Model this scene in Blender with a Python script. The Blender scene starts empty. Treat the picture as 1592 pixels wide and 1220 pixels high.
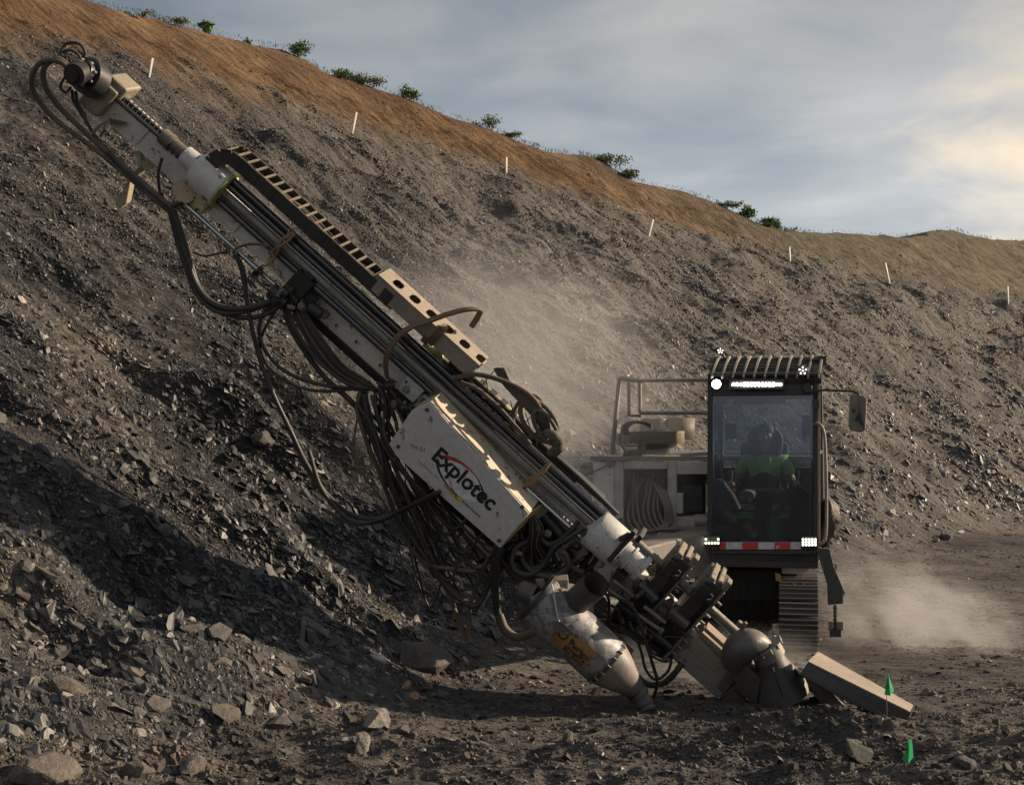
import bpy, bmesh, math, random
import numpy as np
from mathutils import Vector, Matrix
random.seed(7); rng = np.random.default_rng(11)
R = math.radians
scene = bpy.context.scene
COL = scene.collection

# ---------------------------------------------------------------- camera
F = 2000.0; CX = 796.0; HY = 700.0; CH = 1.9
cd = bpy.data.cameras.new('camera'); cam = bpy.data.objects.new('camera', cd); COL.objects.link(cam)
cam.location = (0, 0, CH); cam.rotation_euler = (R(90), 0, 0)
cd.sensor_width = 36.0; cd.lens = 36.0*F/1592.0
cd.shift_y = (HY-610.0)/1592.0
cd.clip_end = 2000.0; cd.clip_start = 0.1
scene.camera = cam

# ---------------------------------------------------------------- sky and sun
SUN_EL, SUN_AZ = 20.0, 79.0           # azimuth clockwise from +Y (view direction)
w = bpy.data.worlds.new('World'); scene.world = w; w.use_nodes = True
nt = w.node_tree; nt.nodes.clear()
def N(nt, t, **kw):
    n = nt.nodes.new(t)
    for k, v in kw.items():
        if k in n.inputs: n.inputs[k].default_value = v
        else: setattr(n, k, v)
    return n
def ramp(nt, stops, interp='LINEAR'):
    r = nt.nodes.new('ShaderNodeValToRGB'); r.color_ramp.interpolation = interp
    e = r.color_ramp.elements
    while len(e) < len(stops): e.new(0.5)
    for i, (p, c) in enumerate(stops):
        e[i].position = p; e[i].color = (c[0], c[1], c[2], 1) if not isinstance(c, (int, float)) else (c, c, c, 1)
    return r
def mixc(nt, fac, a, b, blend='MIX'):
    m = nt.nodes.new('ShaderNodeMix'); m.data_type = 'RGBA'; m.blend_type = blend
    for s, v in ((0, fac), (6, a), (7, b)):
        if isinstance(v, (int, float)): m.inputs[s].default_value = v
        elif isinstance(v, (tuple, list)): m.inputs[s].default_value = (v[0], v[1], v[2], 1)
        else: nt.links.new(v, m.inputs[s])
    return m.outputs[2]
def build_world():
    out = N(nt, 'ShaderNodeOutputWorld'); bg = N(nt, 'ShaderNodeBackground')
    sky = N(nt, 'ShaderNodeTexSky'); sky.sky_type = 'NISHITA'; sky.sun_disc = False
    sky.sun_elevation = R(SUN_EL); sky.sun_rotation = R(SUN_AZ); sky.dust_density = 3.0; sky.air_density = 1.2
    tc = N(nt, 'ShaderNodeTexCoord')
    sep = N(nt, 'ShaderNodeSeparateXYZ'); nt.links.new(tc.outputs['Generated'], sep.inputs[0])
    # clouds live on a high layer: direction divided by height, so they flatten towards the horizon
    mx = N(nt, 'ShaderNodeMath', operation='MAXIMUM'); nt.links.new(sep.outputs[2], mx.inputs[0]); mx.inputs[1].default_value = 0.0
    ad = N(nt, 'ShaderNodeMath', operation='ADD'); nt.links.new(mx.outputs[0], ad.inputs[0]); ad.inputs[1].default_value = 0.22
    dv = N(nt, 'ShaderNodeVectorMath', operation='DIVIDE'); nt.links.new(tc.outputs['Generated'], dv.inputs[0])
    cb = N(nt, 'ShaderNodeCombineXYZ')
    for i in range(3): nt.links.new(ad.outputs[0], cb.inputs[i])
    nt.links.new(cb.outputs[0], dv.inputs[1])
    mp_ = N(nt, 'ShaderNodeMapping'); nt.links.new(dv.outputs[0], mp_.inputs[0])
    mp_.inputs['Location'].default_value = (1.3, 0.4, 0.0); mp_.inputs['Scale'].default_value = (1.0, 1.35, 1.0)
    mp_.inputs['Rotation'].default_value = (0, 0, R(14))
    n1 = N(nt, 'ShaderNodeTexNoise', Scale=1.15, Detail=4.0, Roughness=0.42, Distortion=0.35); nt.links.new(mp_.outputs[0], n1.inputs['Vector'])
    n2 = N(nt, 'ShaderNodeTexNoise', Scale=3.0, Detail=7.0, Roughness=0.55, Distortion=0.4); nt.links.new(mp_.outputs[0], n2.inputs['Vector'])
    r1 = ramp(nt, [(0.37, (0.195, 0.230, 0.275)), (0.46, (0.28, 0.315, 0.355)), (0.54, (0.40, 0.42, 0.44)), (0.64, (0.54, 0.54, 0.53))])
    mm = N(nt, 'ShaderNodeMath', operation='MULTIPLY_ADD'); nt.links.new(n2.outputs[0], mm.inputs[0]); mm.inputs[1].default_value = 0.30
    sb = N(nt, 'ShaderNodeMath', operation='MULTIPLY_ADD'); nt.links.new(n1.outputs[0], sb.inputs[0]); sb.inputs[1].default_value = 1.0; sb.inputs[2].default_value = -0.15
    nt.links.new(sb.outputs[0], mm.inputs[2]); nt.links.new(mm.outputs[0], r1.inputs[0])
    # thinner, paler layer towards the horizon
    rh = ramp(nt, [(0.13, 1.0), (0.34, 0.0)]); nt.links.new(sep.outputs[2], rh.inputs[0])
    c1 = mixc(nt, rh.outputs[0], r1.outputs[0], (0.42, 0.445, 0.47))
    c1b = mixc(nt, 0.4, r1.outputs[0], c1)
    # warm break in the cloud on the sun's side
    sd = Vector((math.sin(R(21.5)), math.cos(R(21.5)), 0.215)).normalized()
    dt = N(nt, 'ShaderNodeVectorMath', operation='DISTANCE'); nt.links.new(tc.outputs['Generated'], dt.inputs[0]); dt.inputs[1].default_value = sd
    rw = ramp(nt, [(0.0, 0.8), (0.05, 0.38), (0.115, 0.0)]); 
    dn = N(nt, 'ShaderNodeMath', operation='MULTIPLY_ADD'); nt.links.new(n2.outputs[0], dn.inputs[0]); dn.inputs[1].default_value = -0.30
    ds = N(nt, 'ShaderNodeMath', operation='ADD'); nt.links.new(dt.outputs['Value'], ds.inputs[0]); ds.inputs[1].default_value = 0.165
    nt.links.new(ds.outputs[0], dn.inputs[2]); nt.links.new(dn.outputs[0], rw.inputs[0])
    c2 = mixc(nt, rw.outputs[0], c1b, (0.95, 0.78, 0.56))
    # lighten overall by the real sky
    sk = N(nt, 'ShaderNodeVectorMath', operation='SCALE'); sk.inputs['Scale'].default_value = 0.10
    nt.links.new(sky.outputs[0], sk.inputs[0])
    tot = mixc(nt, 0.86, sk.outputs[0], c2)
    rz_ = ramp(nt, [(0.17, 1.05), (0.30, 0.76), (0.5, 0.66)]); nt.links.new(sep.outputs[2], rz_.inputs[0]); tot = mixc(nt, 1.0, tot, rz_.outputs[0], 'MULTIPLY')
    nt.links.new(tot, bg.inputs[0]); bg.inputs[1].default_value = 0.82
    nt.links.new(bg.outputs[0], out.inputs[0])
build_world()
sl = bpy.data.lights.new('sun', 'SUN'); sl.energy = 5.0; sl.angle = R(0.8); sl.color = (1.0, 0.81, 0.60)
so = bpy.data.objects.new('sun', sl); COL.objects.link(so)
sdir = Vector((math.sin(R(SUN_AZ))*math.cos(R(SUN_EL)), math.cos(R(SUN_AZ))*math.cos(R(SUN_EL)), math.sin(R(SUN_EL))))
so.rotation_euler = sdir.to_track_quat('Z', 'Y').to_euler(); so.location = (20, 10, 20)
vs = scene.view_settings; vs.view_transform = 'Standard'; vs.look = 'None'; vs.exposure = 0.68; vs.gamma = 1.0; vs.use_curve_mapping = False
scene.cycles.use_denoising = True
scene.cycles.max_bounces = 6; scene.cycles.transparent_max_bounces = 12; scene.cycles.volume_bounces = 1
scene.cycles.volume_max_steps = 128

# ---------------------------------------------------------------- helpers
def at(px, py, Y):                       # pixel of the photograph and a depth -> world point
    return Vector(((px-CX)/F*Y, Y, CH+(HY-py)/F*Y))
def tag(o, label=None, cat=None, group=None, kind=None):
    if label: o['label'] = label
    if cat: o['category'] = cat
    if group: o['group'] = group
    if kind: o['kind'] = kind
    return o
def empty(name, loc):
    o = bpy.data.objects.new(name, None); o.location = loc; o.empty_display_size = 0.2
    COL.objects.link(o); return o
XF = None                                # the carrier is built square-on and turned by this
class MB:
    def __init__(s): s.v = []; s.f = []; s.sm = []
    def add(s, vs_, fs, smooth=False):
        b = len(s.v); s.v += [tuple(p) for p in vs_]
        s.f += [tuple(i+b for i in f) for f in fs]; s.sm += [smooth]*len(fs); return s
    def hexa(s, p):                      # bottom 0-3, top 4-7
        return s.add(p, [(3,2,1,0),(4,5,6,7),(0,1,5,4),(1,2,6,5),(2,3,7,6),(3,0,4,7)])
    def box(s, c, h, ax=None):
        c = Vector(c); ax = ax or (Vector((1,0,0)), Vector((0,1,0)), Vector((0,0,1)))
        P = [c+ax[0]*(i*h[0])+ax[1]*(j*h[1])+ax[2]*(k*h[2]) for k in (-1,1) for i,j in ((-1,-1),(1,-1),(1,1),(-1,1))]
        return s.hexa(P)
    def bb(s, x0, x1, y0, y1, z0, z1):
        return s.box(((x0+x1)/2,(y0+y1)/2,(z0+z1)/2), ((x1-x0)/2,(y1-y0)/2,(z1-z0)/2))
    def prism(s, poly, ext):
        poly = [Vector(p) for p in poly]; ext = Vector(ext); n = len(poly)
        fs = [tuple(range(n)), tuple(range(2*n-1, n-1, -1))]+[(i, i+n, (i+1)%n+n, (i+1)%n) for i in range(n)]
        return s.add(poly+[p+ext for p in poly], fs)
    def tube(s, pts, r, n=10, cap=True, flat=None):
        pts = [Vector(p) for p in pts]; m = len(pts)
        rr = r if isinstance(r, (list, tuple)) else [r]*m
        T = []
        for i in range(m):
            t = pts[min(i+1, m-1)]-pts[max(i-1, 0)]
            T.append(t.normalized() if t.length > 1e-9 else Vector((0,0,1)))
        u = T[0].orthogonal().normalized() if flat is None else Vector(flat)
        V = []
        for i in range(m):
            u = u-T[i]*u.dot(T[i]); u = u.normalized() if u.length > 1e-6 else T[i].orthogonal().normalized()
            w_ = T[i].cross(u)
            for k in range(n):
                a = 2*math.pi*k/n; V.append(pts[i]+(u*math.cos(a)+w_*math.sin(a))*rr[i])
        fs = [(i*n+k, i*n+(k+1)%n, (i+1)*n+(k+1)%n, (i+1)*n+k) for i in range(m-1) for k in range(n)]
        s.add(V, fs, True)
        if cap:
            s.add(V[:n], [tuple(range(n-1, -1, -1))]); s.add(V[-n:], [tuple(range(n))])
        return s
    def cyl(s, a, b, r0, r1=None, n=20, cap=True):
        return s.tube([a, b], [r0, r0 if r1 is None else r1], n, cap)
    def build(s, name, mat, parent=None, bevel=0.0, label=None):
        if XF is not None: s.v = [tuple(XF @ Vector(p)) for p in s.v]
        me = bpy.data.meshes.new(name); me.from_pydata(s.v, [], s.f); me.update()
        me.polygons.foreach_set('use_smooth', s.sm)
        bm = bmesh.new(); bm.from_mesh(me); bmesh.ops.recalc_face_normals(bm, faces=bm.faces); bm.to_mesh(me); bm.free()
        me.materials.append(mat)
        o = bpy.data.objects.new(name, me); COL.objects.link(o)
        if parent:
            o.parent = parent; o.matrix_parent_inverse = world_of(parent).inverted()
        if bevel:
            md = o.modifiers.new('bevel', 'BEVEL'); md.width = bevel; md.segments = 2; md.limit_method = 'ANGLE'; md.angle_limit = R(40)
        if label: o['label'] = label
        return o
def world_of(o):
    m = Matrix.Translation(o.location)
    if o.parent: return world_of(o.parent) @ o.matrix_parent_inverse @ m
    return m
def catmull(P, k=6):
    P = [Vector(p) for p in P]
    if len(P) < 3: return P
    Q = [P[0]*2-P[1]]+P+[P[-1]*2-P[-2]]; out = []
    for i in range(1, len(Q)-2):
        for j in range(k):
            t = j/k; a, b, c, d = Q[i-1], Q[i], Q[i+1], Q[i+2]
            out.append(0.5*((2*b)+(c-a)*t+(2*a-5*b+4*c-d)*t*t+(3*b-a-3*c+d)*t**3))
    out.append(P[-1]); return out

# ---------------------------------------------------------------- materials
def newmat(name):
    m = bpy.data.materials.new(name); m.use_nodes = True; m.node_tree.nodes.clear()
    o = m.node_tree.nodes.new('ShaderNodeOutputMaterial'); b = m.node_tree.nodes.new('ShaderNodeBsdfPrincipled')
    m.node_tree.links.new(b.outputs[0], o.inputs[0]); return m, m.node_tree, b, o
DUST = (0.20, 0.165, 0.13)
def worn(name, col, rough=0.5, metal=0.0, dust=0.5, chip=0.0, chipcol=(0.03,0.025,0.022), scale=14.0, bump=0.15, dustcol=DUST, streak=False, topdust=0.5):
    m, t, b, o = newmat(name); L = t.links
    tc = N(t, 'ShaderNodeTexCoord'); vec = tc.outputs['Object']
    n1 = N(t, 'ShaderNodeTexNoise', Scale=scale*0.35, Detail=6.0, Roughness=0.6); L.new(vec, n1.inputs['Vector'])
    n2 = N(t, 'ShaderNodeTexNoise', Scale=scale*2.2, Detail=5.0, Roughness=0.65); L.new(vec, n2.inputs['Vector'])
    r = ramp(t, [(0.40, 0.0), (0.72, 1.0)]); L.new(n1.outputs[0], r.inputs[0])
    dm = N(t, 'ShaderNodeMath', operation='MULTIPLY'); L.new(r.outputs[0], dm.inputs[0]); dm.inputs[1].default_value = dust
    # dust that has settled on upward faces
    g = N(t, 'ShaderNodeNewGeometry'); sp = N(t, 'ShaderNodeSeparateXYZ'); L.new(g.outputs['Normal'], sp.inputs[0])
    rz = ramp(t, [(0.25, 0.0), (0.9, topdust)]); L.new(sp.outputs[2], rz.inputs[0])
    ad = N(t, 'ShaderNodeMath', operation='ADD'); ad.use_clamp = True; L.new(dm.outputs[0], ad.inputs[0]); L.new(rz.outputs[0], ad.inputs[1])
    c = mixc(t, ad.outputs[0], col, dustcol)
    var = ramp(t, [(0.3, 0.78), (0.7, 1.12)]); L.new(n2.outputs[0], var.inputs[0])
    c = mixc(t, 0.7, c, var.outputs[0], 'MULTIPLY')
    if chip:
        n3 = N(t, 'ShaderNodeTexNoise', Scale=scale*1.6, Detail=8.0, Roughness=0.72)
        if streak:
            mp_ = N(t, 'ShaderNodeMapping'); mp_.inputs['Scale'].default_value = (1, 1, 0.35); L.new(vec, mp_.inputs[0]); L.new(mp_.outputs[0], n3.inputs['Vector'])
        else: L.new(vec, n3.inputs['Vector'])
        th = 0.68-0.2*chip
        rc = ramp(t, [(th, 0.0), (th+0.035, 1.0)]); L.new(n3.outputs[0], rc.inputs[0])
        c = mixc(t, rc.outputs[0], c, chipcol)
    L.new(c, b.inputs['Base Color']); b.inputs['Metallic'].default_value = metal
    rr = ramp(t, [(0.0, rough), (1.0, min(0.95, rough+0.35))]); L.new(ad.outputs[0], rr.inputs[0]); L.new(rr.outputs[0], b.inputs['Roughness'])
    bp = N(t, 'ShaderNodeBump', Strength=bump, Distance=0.01); L.new(n2.outputs[0], bp.inputs['Height']); L.new(bp.outputs[0], b.inputs['Normal'])
    return m
def emis(name, col, s):
    m, t, b, o = newmat(name); b.inputs['Base Color'].default_value = (0.8,0.8,0.8,1)
    b.inputs['Emission Color'].default_value = (*col, 1); b.inputs['Emission Strength'].default_value = s; return m

# ---------------------------------------------------------------- numpy noise
_perm = rng.permutation(1024)
def vnoise(x, y, seed=0):
    xi = np.floor(x).astype(np.int64); yi = np.floor(y).astype(np.int64); fx = x-xi; fy = y-yi
    fx = fx*fx*fx*(fx*(fx*6-15)+10); fy = fy*fy*fy*(fy*(fy*6-15)+10)
    def g(a, b): return _perm[(_perm[(a+seed*37) & 1023]+b) & 1023]/511.5-1.0
    return (g(xi,yi)*(1-fx)+g(xi+1,yi)*fx)*(1-fy)+(g(xi,yi+1)*(1-fx)+g(xi+1,yi+1)*fx)*fy
def fbm(x, y, o=4, seed=0, rough=0.5):
    s = 0; a = 1; tot = 0
    for i in range(o):
        s = s+a*vnoise(x*2**i+13.7*i, y*2**i-7.1*i, seed+i); tot += a; a *= rough
    return s/tot
def ridged(x, y, o=4, seed=0):
    s = 0; a = 1; tot = 0
    for i in range(o):
        s = s+a*(1-np.abs(vnoise(x*2**i+3.1*i, y*2**i+9.2*i, seed+i))*2); tot += a; a *= 0.5
    return s/tot

# ---------------------------------------------------------------- terrain
ct, st_ = 0.766, 0.643
TAN = 0.75
toe_t = np.array([-60, 2.0, 4.4, 5.3, 7.35, 12.1, 22.0, 29.8, 45, 60, 100, 200])
toe_s = np.array([6.2, 6.2, 6.15, 6.1, 6.8, 8.2, 10.3, 9.9, 9.3, 8.4, 6.6, 3.0])
def sm_interp(t, T, S):
    return (np.interp(t-1.2, T, S)+np.interp(t-0.6, T, S)+np.interp(t, T, S)+np.interp(t+0.6, T, S)+np.interp(t+1.2, T, S))/5
def hit_slope(px, py):
    X = (px-CX)/F; Z = (HY-py)/F; lo, hi = 3.0, 400.0
    f = lambda y: (CH+Z*y)-TAN*((-st_*0+(-ct*X+st_)*y)-sm_interp(np.array([(st_*X+ct)*y]), toe_t, toe_s)[0])
    for _ in range(60):
        m = (lo+hi)/2
        if f(m) > 0: lo = m
        else: hi = m
    y = (lo+hi)/2; return X*y, y, CH+Z*y, (st_*X+ct)*y
crest_px = [(-500,-190),(-200,-110),(0,-42),(100,-8),(190,18),(270,38),(385,68),(440,78),(478,94),(500,112),(560,128),(650,160),(700,182),(770,205),(810,222),(850,236),(930,246),(990,283),(1060,297),(1120,318),(1180,347),(1222,360),(1300,361),(1330,365),(1375,366),(1395,369),(1440,366),(1452,360),(1480,358),(1510,366),(1540,372),(1592,375),(1700,378),(1900,384)]
_c = [hit_slope(*p) for p in crest_px]
crest_t = np.array([c[3] for c in _c]); crest_z = np.array([c[2] for c in _c])
stake_px = [(-500,-20),(0,75),(235,128),(550,215),(787,280),(1012,362),(1228,405),(1380,438),(1567,470),(1800,500)]
_s = [hit_slope(*p) for p in stake_px]
stake_t = np.array([c[3] for c in _s]); stake_z = np.array([c[2] for c in _s])
def base_h(x, y):
    t = st_*x+ct*y; s = -ct*x+st_*y
    s0 = sm_interp(t, toe_t, toe_s)
    d = s-s0
    k = 0.35
    slope = TAN*(0.5*(d+np.sqrt(d*d+k*k)))
    cz = np.interp(t, crest_t, crest_z)+0.10*fbm(t*0.9, t*0.0+3.3, 4, 15)
    over = slope-cz
    z = np.where(over > 0, cz-0.10*over, slope)
    return z, t, s, d, cz
def height(x, y, want=False):
    z, t, s, d, cz = base_h(x, y)
    up = np.clip(d/1.2, 0, 1); onflat = 1-up
    sz = np.interp(t, stake_t, stake_z)
    edge = z-sz+0.35*fbm(t*0.5, s*0.5, 4, 71)
    brown = np.clip((edge+0.45*fbm(t*1.6, s*1.2, 3, 73))/1.3+0.35, 0, 1)
    top = np.clip((cz-z)/0.8, 0, 1)
    far = np.clip((y-10)/40, 0, 1)
    # gullies and bedding ledges in the shale
    a = s+0.55*t; b = t-0.55*s
    n = 0.34*fbm(t*0.33, s*0.33, 4, 3)+0.20*fbm(a*1.3, b*0.45, 4, 9)*(1+far)
    led = ridged(a*0.55, b*0.28, 4, 21)
    a2 = (s+0.95*t)/1.38; b2 = (t-s)/1.41
    w_ = a2/1.05+0.55*fbm(a2*0.35, b2*0.35, 4, 23); fr_ = w_-np.floor(w_)
    w2 = a2/0.42+0.8*fbm(a2*0.6, b2*0.5, 3, 27); fr2 = w2-np.floor(w2)
    str_ = np.clip(fbm(a2*0.4, b2*0.25, 3, 29)*1.8+0.45, 0, 1)
    n = n+0.16*led*(0.7+0.8*far)-0.36*str_*np.minimum(fr_, (1-fr_)*5)*(1-0.5*far)-0.07*np.minimum(fr2, (1-fr2)*4)
    rake = ((np.abs((((t+0.5*s+0.5*fbm(t*0.5, s*0.5, 2, 77))/0.33) % 1.0)-0.5)*2)*np.clip(fbm(t*0.4, s*0.7, 3, 59)*1.6+0.35, 0, 1))
    n = n+0.09*rake*np.clip((d-3)/3, 0, 1)*(1+far)
    n = n+0.07*fbm(x*2.3, y*2.3, 5, 31)
    rock = 0.05*np.abs(fbm(a*3.0, b*1.3, 4, 41))
    n = n+0.16*ridged(t*0.55+0.25*s, s*0.10, 3, 35)*(1+far)
    n = n*up*(1-0.8*brown)*np.clip(top+0.25, 0, 1) + rock*up*(1-brown)
    # bucket teeth marks raked down the soil face
    q = t+0.35*s+0.30*fbm(t*0.8, s*0.8, 2, 55)
    gr = np.abs(((q/0.42) % 1.0)-0.5)*2; sweep = np.clip(fbm(t*0.6, s*1.3, 3, 57)+0.55, 0, 1)
    n = n+brown*up*top*(0.10*gr*sweep*(1+far)+0.10*fbm(t*0.9, s*1.6, 4, 61))
    # floor: wheel ruts, clods, spoil heaps
    fl = 0.035*fbm(x*1.3, y*1.3, 4, 81)+0.022*ridged(x*2.1+y, y*3.5, 4, 83)
    near = np.clip((8.9-y)/0.8, 0, 1)*np.clip((y-4)/2, 0, 1)
    fl = fl+near*(0.11*np.clip(ridged(x*1.1, y*2.1, 5, 87), 0, 1)+0.02*fbm(x*6, y*8, 3, 89))
    def bump(cx_, cy_, rx, ry, h): return h*np.exp(-((x-cx_)/rx)**2-((y-cy_)/ry)**2)
    fl = fl+bump(1.95,8.35,0.55,0.17,0.17)+bump(2.75,8.25,0.4,0.14,0.10)+bump(2.6,8.0,0.5,0.2,0.05)+bump(0.75,8.7,0.5,0.14,0.07)+bump(-0.75,8.45,0.35,0.3,0.06)+bump(3.3,7.9,0.4,0.25,0.08)-bump(1.25,8.9,0.35,0.12,0.06)
    fl = fl+np.clip((y-17)/6,0,1)*0.10*fbm(x*0.5,y*0.25,4,93)
    z = z-k0+n+fl*onflat
    if want: return z, brown, t, s, d, edge, led
    return z
k0 = 0.0
def np_mesh(name, V, Fq, nper, mat, smooth=True, uv=None):
    me = bpy.data.meshes.new(name)
    me.vertices.add(len(V)); me.vertices.foreach_set('co', V.astype(np.float32).ravel())
    nf = len(Fq) if nper else len(Fq)
    me.loops.add(Fq.size); me.loops.foreach_set('vertex_index', Fq.astype(np.int32).ravel())
    me.polygons.add(len(Fq)); me.polygons.foreach_set('loop_start', (np.arange(len(Fq))*Fq.shape[1]).astype(np.int32))
    try: me.polygons.foreach_set('loop_total', np.full(len(Fq), Fq.shape[1], np.int32))
    except Exception: pass
    me.update(calc_edges=True); me.polygons.foreach_set('use_smooth', np.full(len(Fq), smooth)); me.materials.append(mat)
    o = bpy.data.objects.new(name, me); COL.objects.link(o); return o

def ground_mat():
    m, t, b, o = newmat('ground_soil'); L = t.links
    tc = N(t, 'ShaderNodeTexCoord'); vec = tc.outputs['Object']
    at_ = N(t, 'ShaderNodeAttribute', attribute_name='soil')
    nA = N(t, 'ShaderNodeTexNoise', Scale=0.45, Detail=7.0, Roughness=0.62); L.new(vec, nA.inputs['Vector'])
    mp_ = N(t, 'ShaderNodeMapping'); mp_.inputs['Rotation'].default_value = (0.5, 0.3, R(50)); mp_.inputs['Scale'].default_value = (0.5, 1.6, 2.0); L.new(vec, mp_.inputs[0])
    nB = N(t, 'ShaderNodeTexNoise', Scale=5.0, Detail=8.0, Roughness=0.7, Distortion=0.4); L.new(mp_.outputs[0], nB.inputs['Vector'])
    vo = N(t, 'ShaderNodeTexVoronoi', Scale=16.0); vo.feature = 'F1'; L.new(mp_.outputs[0], vo.inputs['Vector'])
    nC = N(t, 'ShaderNodeTexNoise', Scale=42.0, Detail=5.0, Roughness=0.7); L.new(vec, nC.inputs['Vector'])
    # coordinates along the strike and down the fall of the slope, for rake marks and bedding
    dq = N(t, 'ShaderNodeVectorMath', operation='DOT_PRODUCT'); L.new(vec, dq.inputs[0]); dq.inputs[1].default_value = (0.643-0.27, 0.766+0.225, 0)
    ds = N(t, 'ShaderNodeVectorMath', operation='DOT_PRODUCT'); L.new(vec, ds.inputs[0]); ds.inputs[1].default_value = (-0.766, 0.643, 0.6)
    cq = N(t, 'ShaderNodeCombineXYZ'); L.new(dq.outputs['Value'], cq.inputs[0]); L.new(ds.outputs['Value'], cq.inputs[1])
    mq = N(t, 'ShaderNodeMapping'); mq.inputs['Scale'].default_value = (5.5, 1.1, 1); L.new(cq.outputs[0], mq.inputs[0])
    nS = N(t, 'ShaderNodeTexNoise', Scale=1.0, Detail=6.0, Roughness=0.6, Distortion=0.3); L.new(mq.outputs[0], nS.inputs['Vector'])
    # shale: dark grey to brown grey
    shale = ramp(t, [(0.34, (0.020,0.020,0.021)), (0.48, (0.038,0.037,0.037)), (0.58, (0.068,0.062,0.057)), (0.70, (0.12,0.103,0.086))]); L.new(nA.outputs[0], shale.inputs[0])
    sh2 = ramp(t, [(0.32, 0.55), (0.5, 1.0), (0.70, 1.75)]); L.new(nB.outputs[0], sh2.inputs[0])
    c1 = mixc(t, 1.0, shale.outputs[0], sh2.outputs[0], 'MULTIPLY')
    rv = ramp(t, [(0.0, 0.6), (1.0, 1.5)]); 
    sv = N(t, 'ShaderNodeSeparateColor'); L.new(vo.outputs['Color'], sv.inputs[0]); L.new(sv.outputs[0], rv.inputs[0])
    c1 = mixc(t, 0.8, c1, rv.outputs[0], 'MULTIPLY')
    ss_ = ramp(t, [(0.35, 0.6), (0.65, 1.4)]); L.new(nS.outputs[0], ss_.inputs[0]); c1 = mixc(t, 0.8, c1, ss_.outputs[0], 'MULTIPLY')
    # the upper slope is weathered and dust covered
    dz = N(t, 'ShaderNodeVectorMath', operation='DOT_PRODUCT'); L.new(vec, dz.inputs[0]); dz.inputs[1].default_value = (0.643, 0.766, 0.35); wz = ramp(t, [(0.0, 0.0), (1.0, 0.70)]); wm = N(t, 'ShaderNodeMapRange'); wm.inputs[1].default_value = 10.0; wm.inputs[2].default_value = 27.0; L.new(dz.outputs['Value'], wm.inputs[0]); L.new(wm.outputs[0], wz.inputs[0])
    tanc = mixc(t, 1.0, (0.148,0.134,0.119), ss_.outputs[0], 'MULTIPLY'); c1 = mixc(t, wz.outputs[0], c1, tanc)
    # dust carpet of the floor
    flo = ramp(t, [(0.33, (0.050,0.046,0.043)), (0.65, (0.145,0.128,0.114))]); L.new(nA.outputs[0], flo.inputs[0])
    c1f = mixc(t, 0.6, flo.outputs[0], sh2.outputs[0], 'MULTIPLY')
    sp = N(t, 'ShaderNodeSeparateColor'); L.new(at_.outputs['Color'], sp.inputs[0])
    c = mixc(t, sp.outputs[2], c1, c1f)
    # clay band above the survey stakes
    clay = ramp(t, [(0.30, (0.062,0.039,0.022)), (0.5, (0.118,0.073,0.040)), (0.7, (0.175,0.115,0.067))]); L.new(nA.outputs[0], clay.inputs[0])
    oliv = ramp(t, [(0.30, (0.062,0.052,0.036)), (0.7, (0.138,0.114,0.079))]); L.new(nA.outputs[0], oliv.inputs[0])
    cc = mixc(t, sp.outputs[1], clay.outputs[0], oliv.outputs[0])
    sh3 = ramp(t, [(0.32, 0.72), (0.5, 1.0), (0.70, 1.3)]); L.new(nB.outputs[0], sh3.inputs[0])
    cc = mixc(t, 1.0, cc, sh3.outputs[0], 'MULTIPLY'); cs = ramp(t, [(0.33, 0.50), (0.66, 1.5)]); L.new(nS.outputs[0], cs.inputs[0]); cc = mixc(t, 0.9, cc, cs.outputs[0], 'MULTIPLY')
    c = mixc(t, sp.outputs[0], c, cc)
    L.new(c, b.inputs['Base Color']); b.inputs['Roughness'].default_value = 0.95; b.inputs['Specular IOR Level'].default_value = 0.15
    b1 = N(t, 'ShaderNodeBump', Strength=0.9, Distance=0.08); L.new(nB.outputs[0], b1.inputs['Height'])
    b2 = N(t, 'ShaderNodeBump', Strength=0.7, Distance=0.03); L.new(vo.outputs['Distance'], b2.inputs['Height']); L.new(b1.outputs[0], b2.inputs['Normal'])
    b3 = N(t, 'ShaderNodeBump', Strength=0.6, Distance=0.012); L.new(nC.outputs[0], b3.inputs['Height']); L.new(b2.outputs[0], b3.inputs['Normal'])
    b4 = N(t, 'ShaderNodeBump', Strength=0.6, Distance=0.12); L.new(nS.outputs[0], b4.inputs['Height']); L.new(b3.outputs[0], b4.inputs['Normal']); L.new(b4.outputs[0], b.inputs['Normal']); return m
M_GROUND = ground_mat()
def olive_mix(x, y, t, z):
    o = np.clip((t-30)/12, 0, 1)
    cz = np.interp(t, crest_t, crest_z); sz = np.interp(t, stake_t, stake_z)
    h = (z-sz)/np.maximum(cz-sz, 0.3)
    low = np.clip((0.45-h)/0.35, 0, 1)*0.75            # greyer soil just over the stakes
    return np.clip(np.maximum(o, low*np.clip((t-12)/8, 0.25, 1)), 0, 1)
# visible part of the site, finer where it is nearer
nc, nr = 900, 1150
Xc = np.concatenate([np.linspace(-1.3, -0.47, 50, endpoint=False), np.linspace(-0.47, 0.47, nc-100), np.linspace(0.475, 1.1, 50)])
Yr = 4.0*np.exp(np.linspace(0, math.log(190/4.0), nr))
XX = Xc[None,:]*Yr[:,None]; YY = np.repeat(Yr[:,None], nc, 1)
ZZ, BR, TT, SS, DD, ED, LED = height(XX, YY, True)
V = np.stack([XX, YY, ZZ], -1).reshape(-1, 3)
idx = np.arange(nr*nc).reshape(nr, nc)
Q = np.stack([idx[:-1,:-1], idx[:-1,1:], idx[1:,1:], idx[1:,:-1]], -1).reshape(-1, 4)
hill = np_mesh('quarry_ground', V, Q, 4, M_GROUND); tag(hill, kind='structure')
ca = hill.data.color_attributes.new('soil', 'FLOAT_COLOR', 'POINT')
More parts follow.
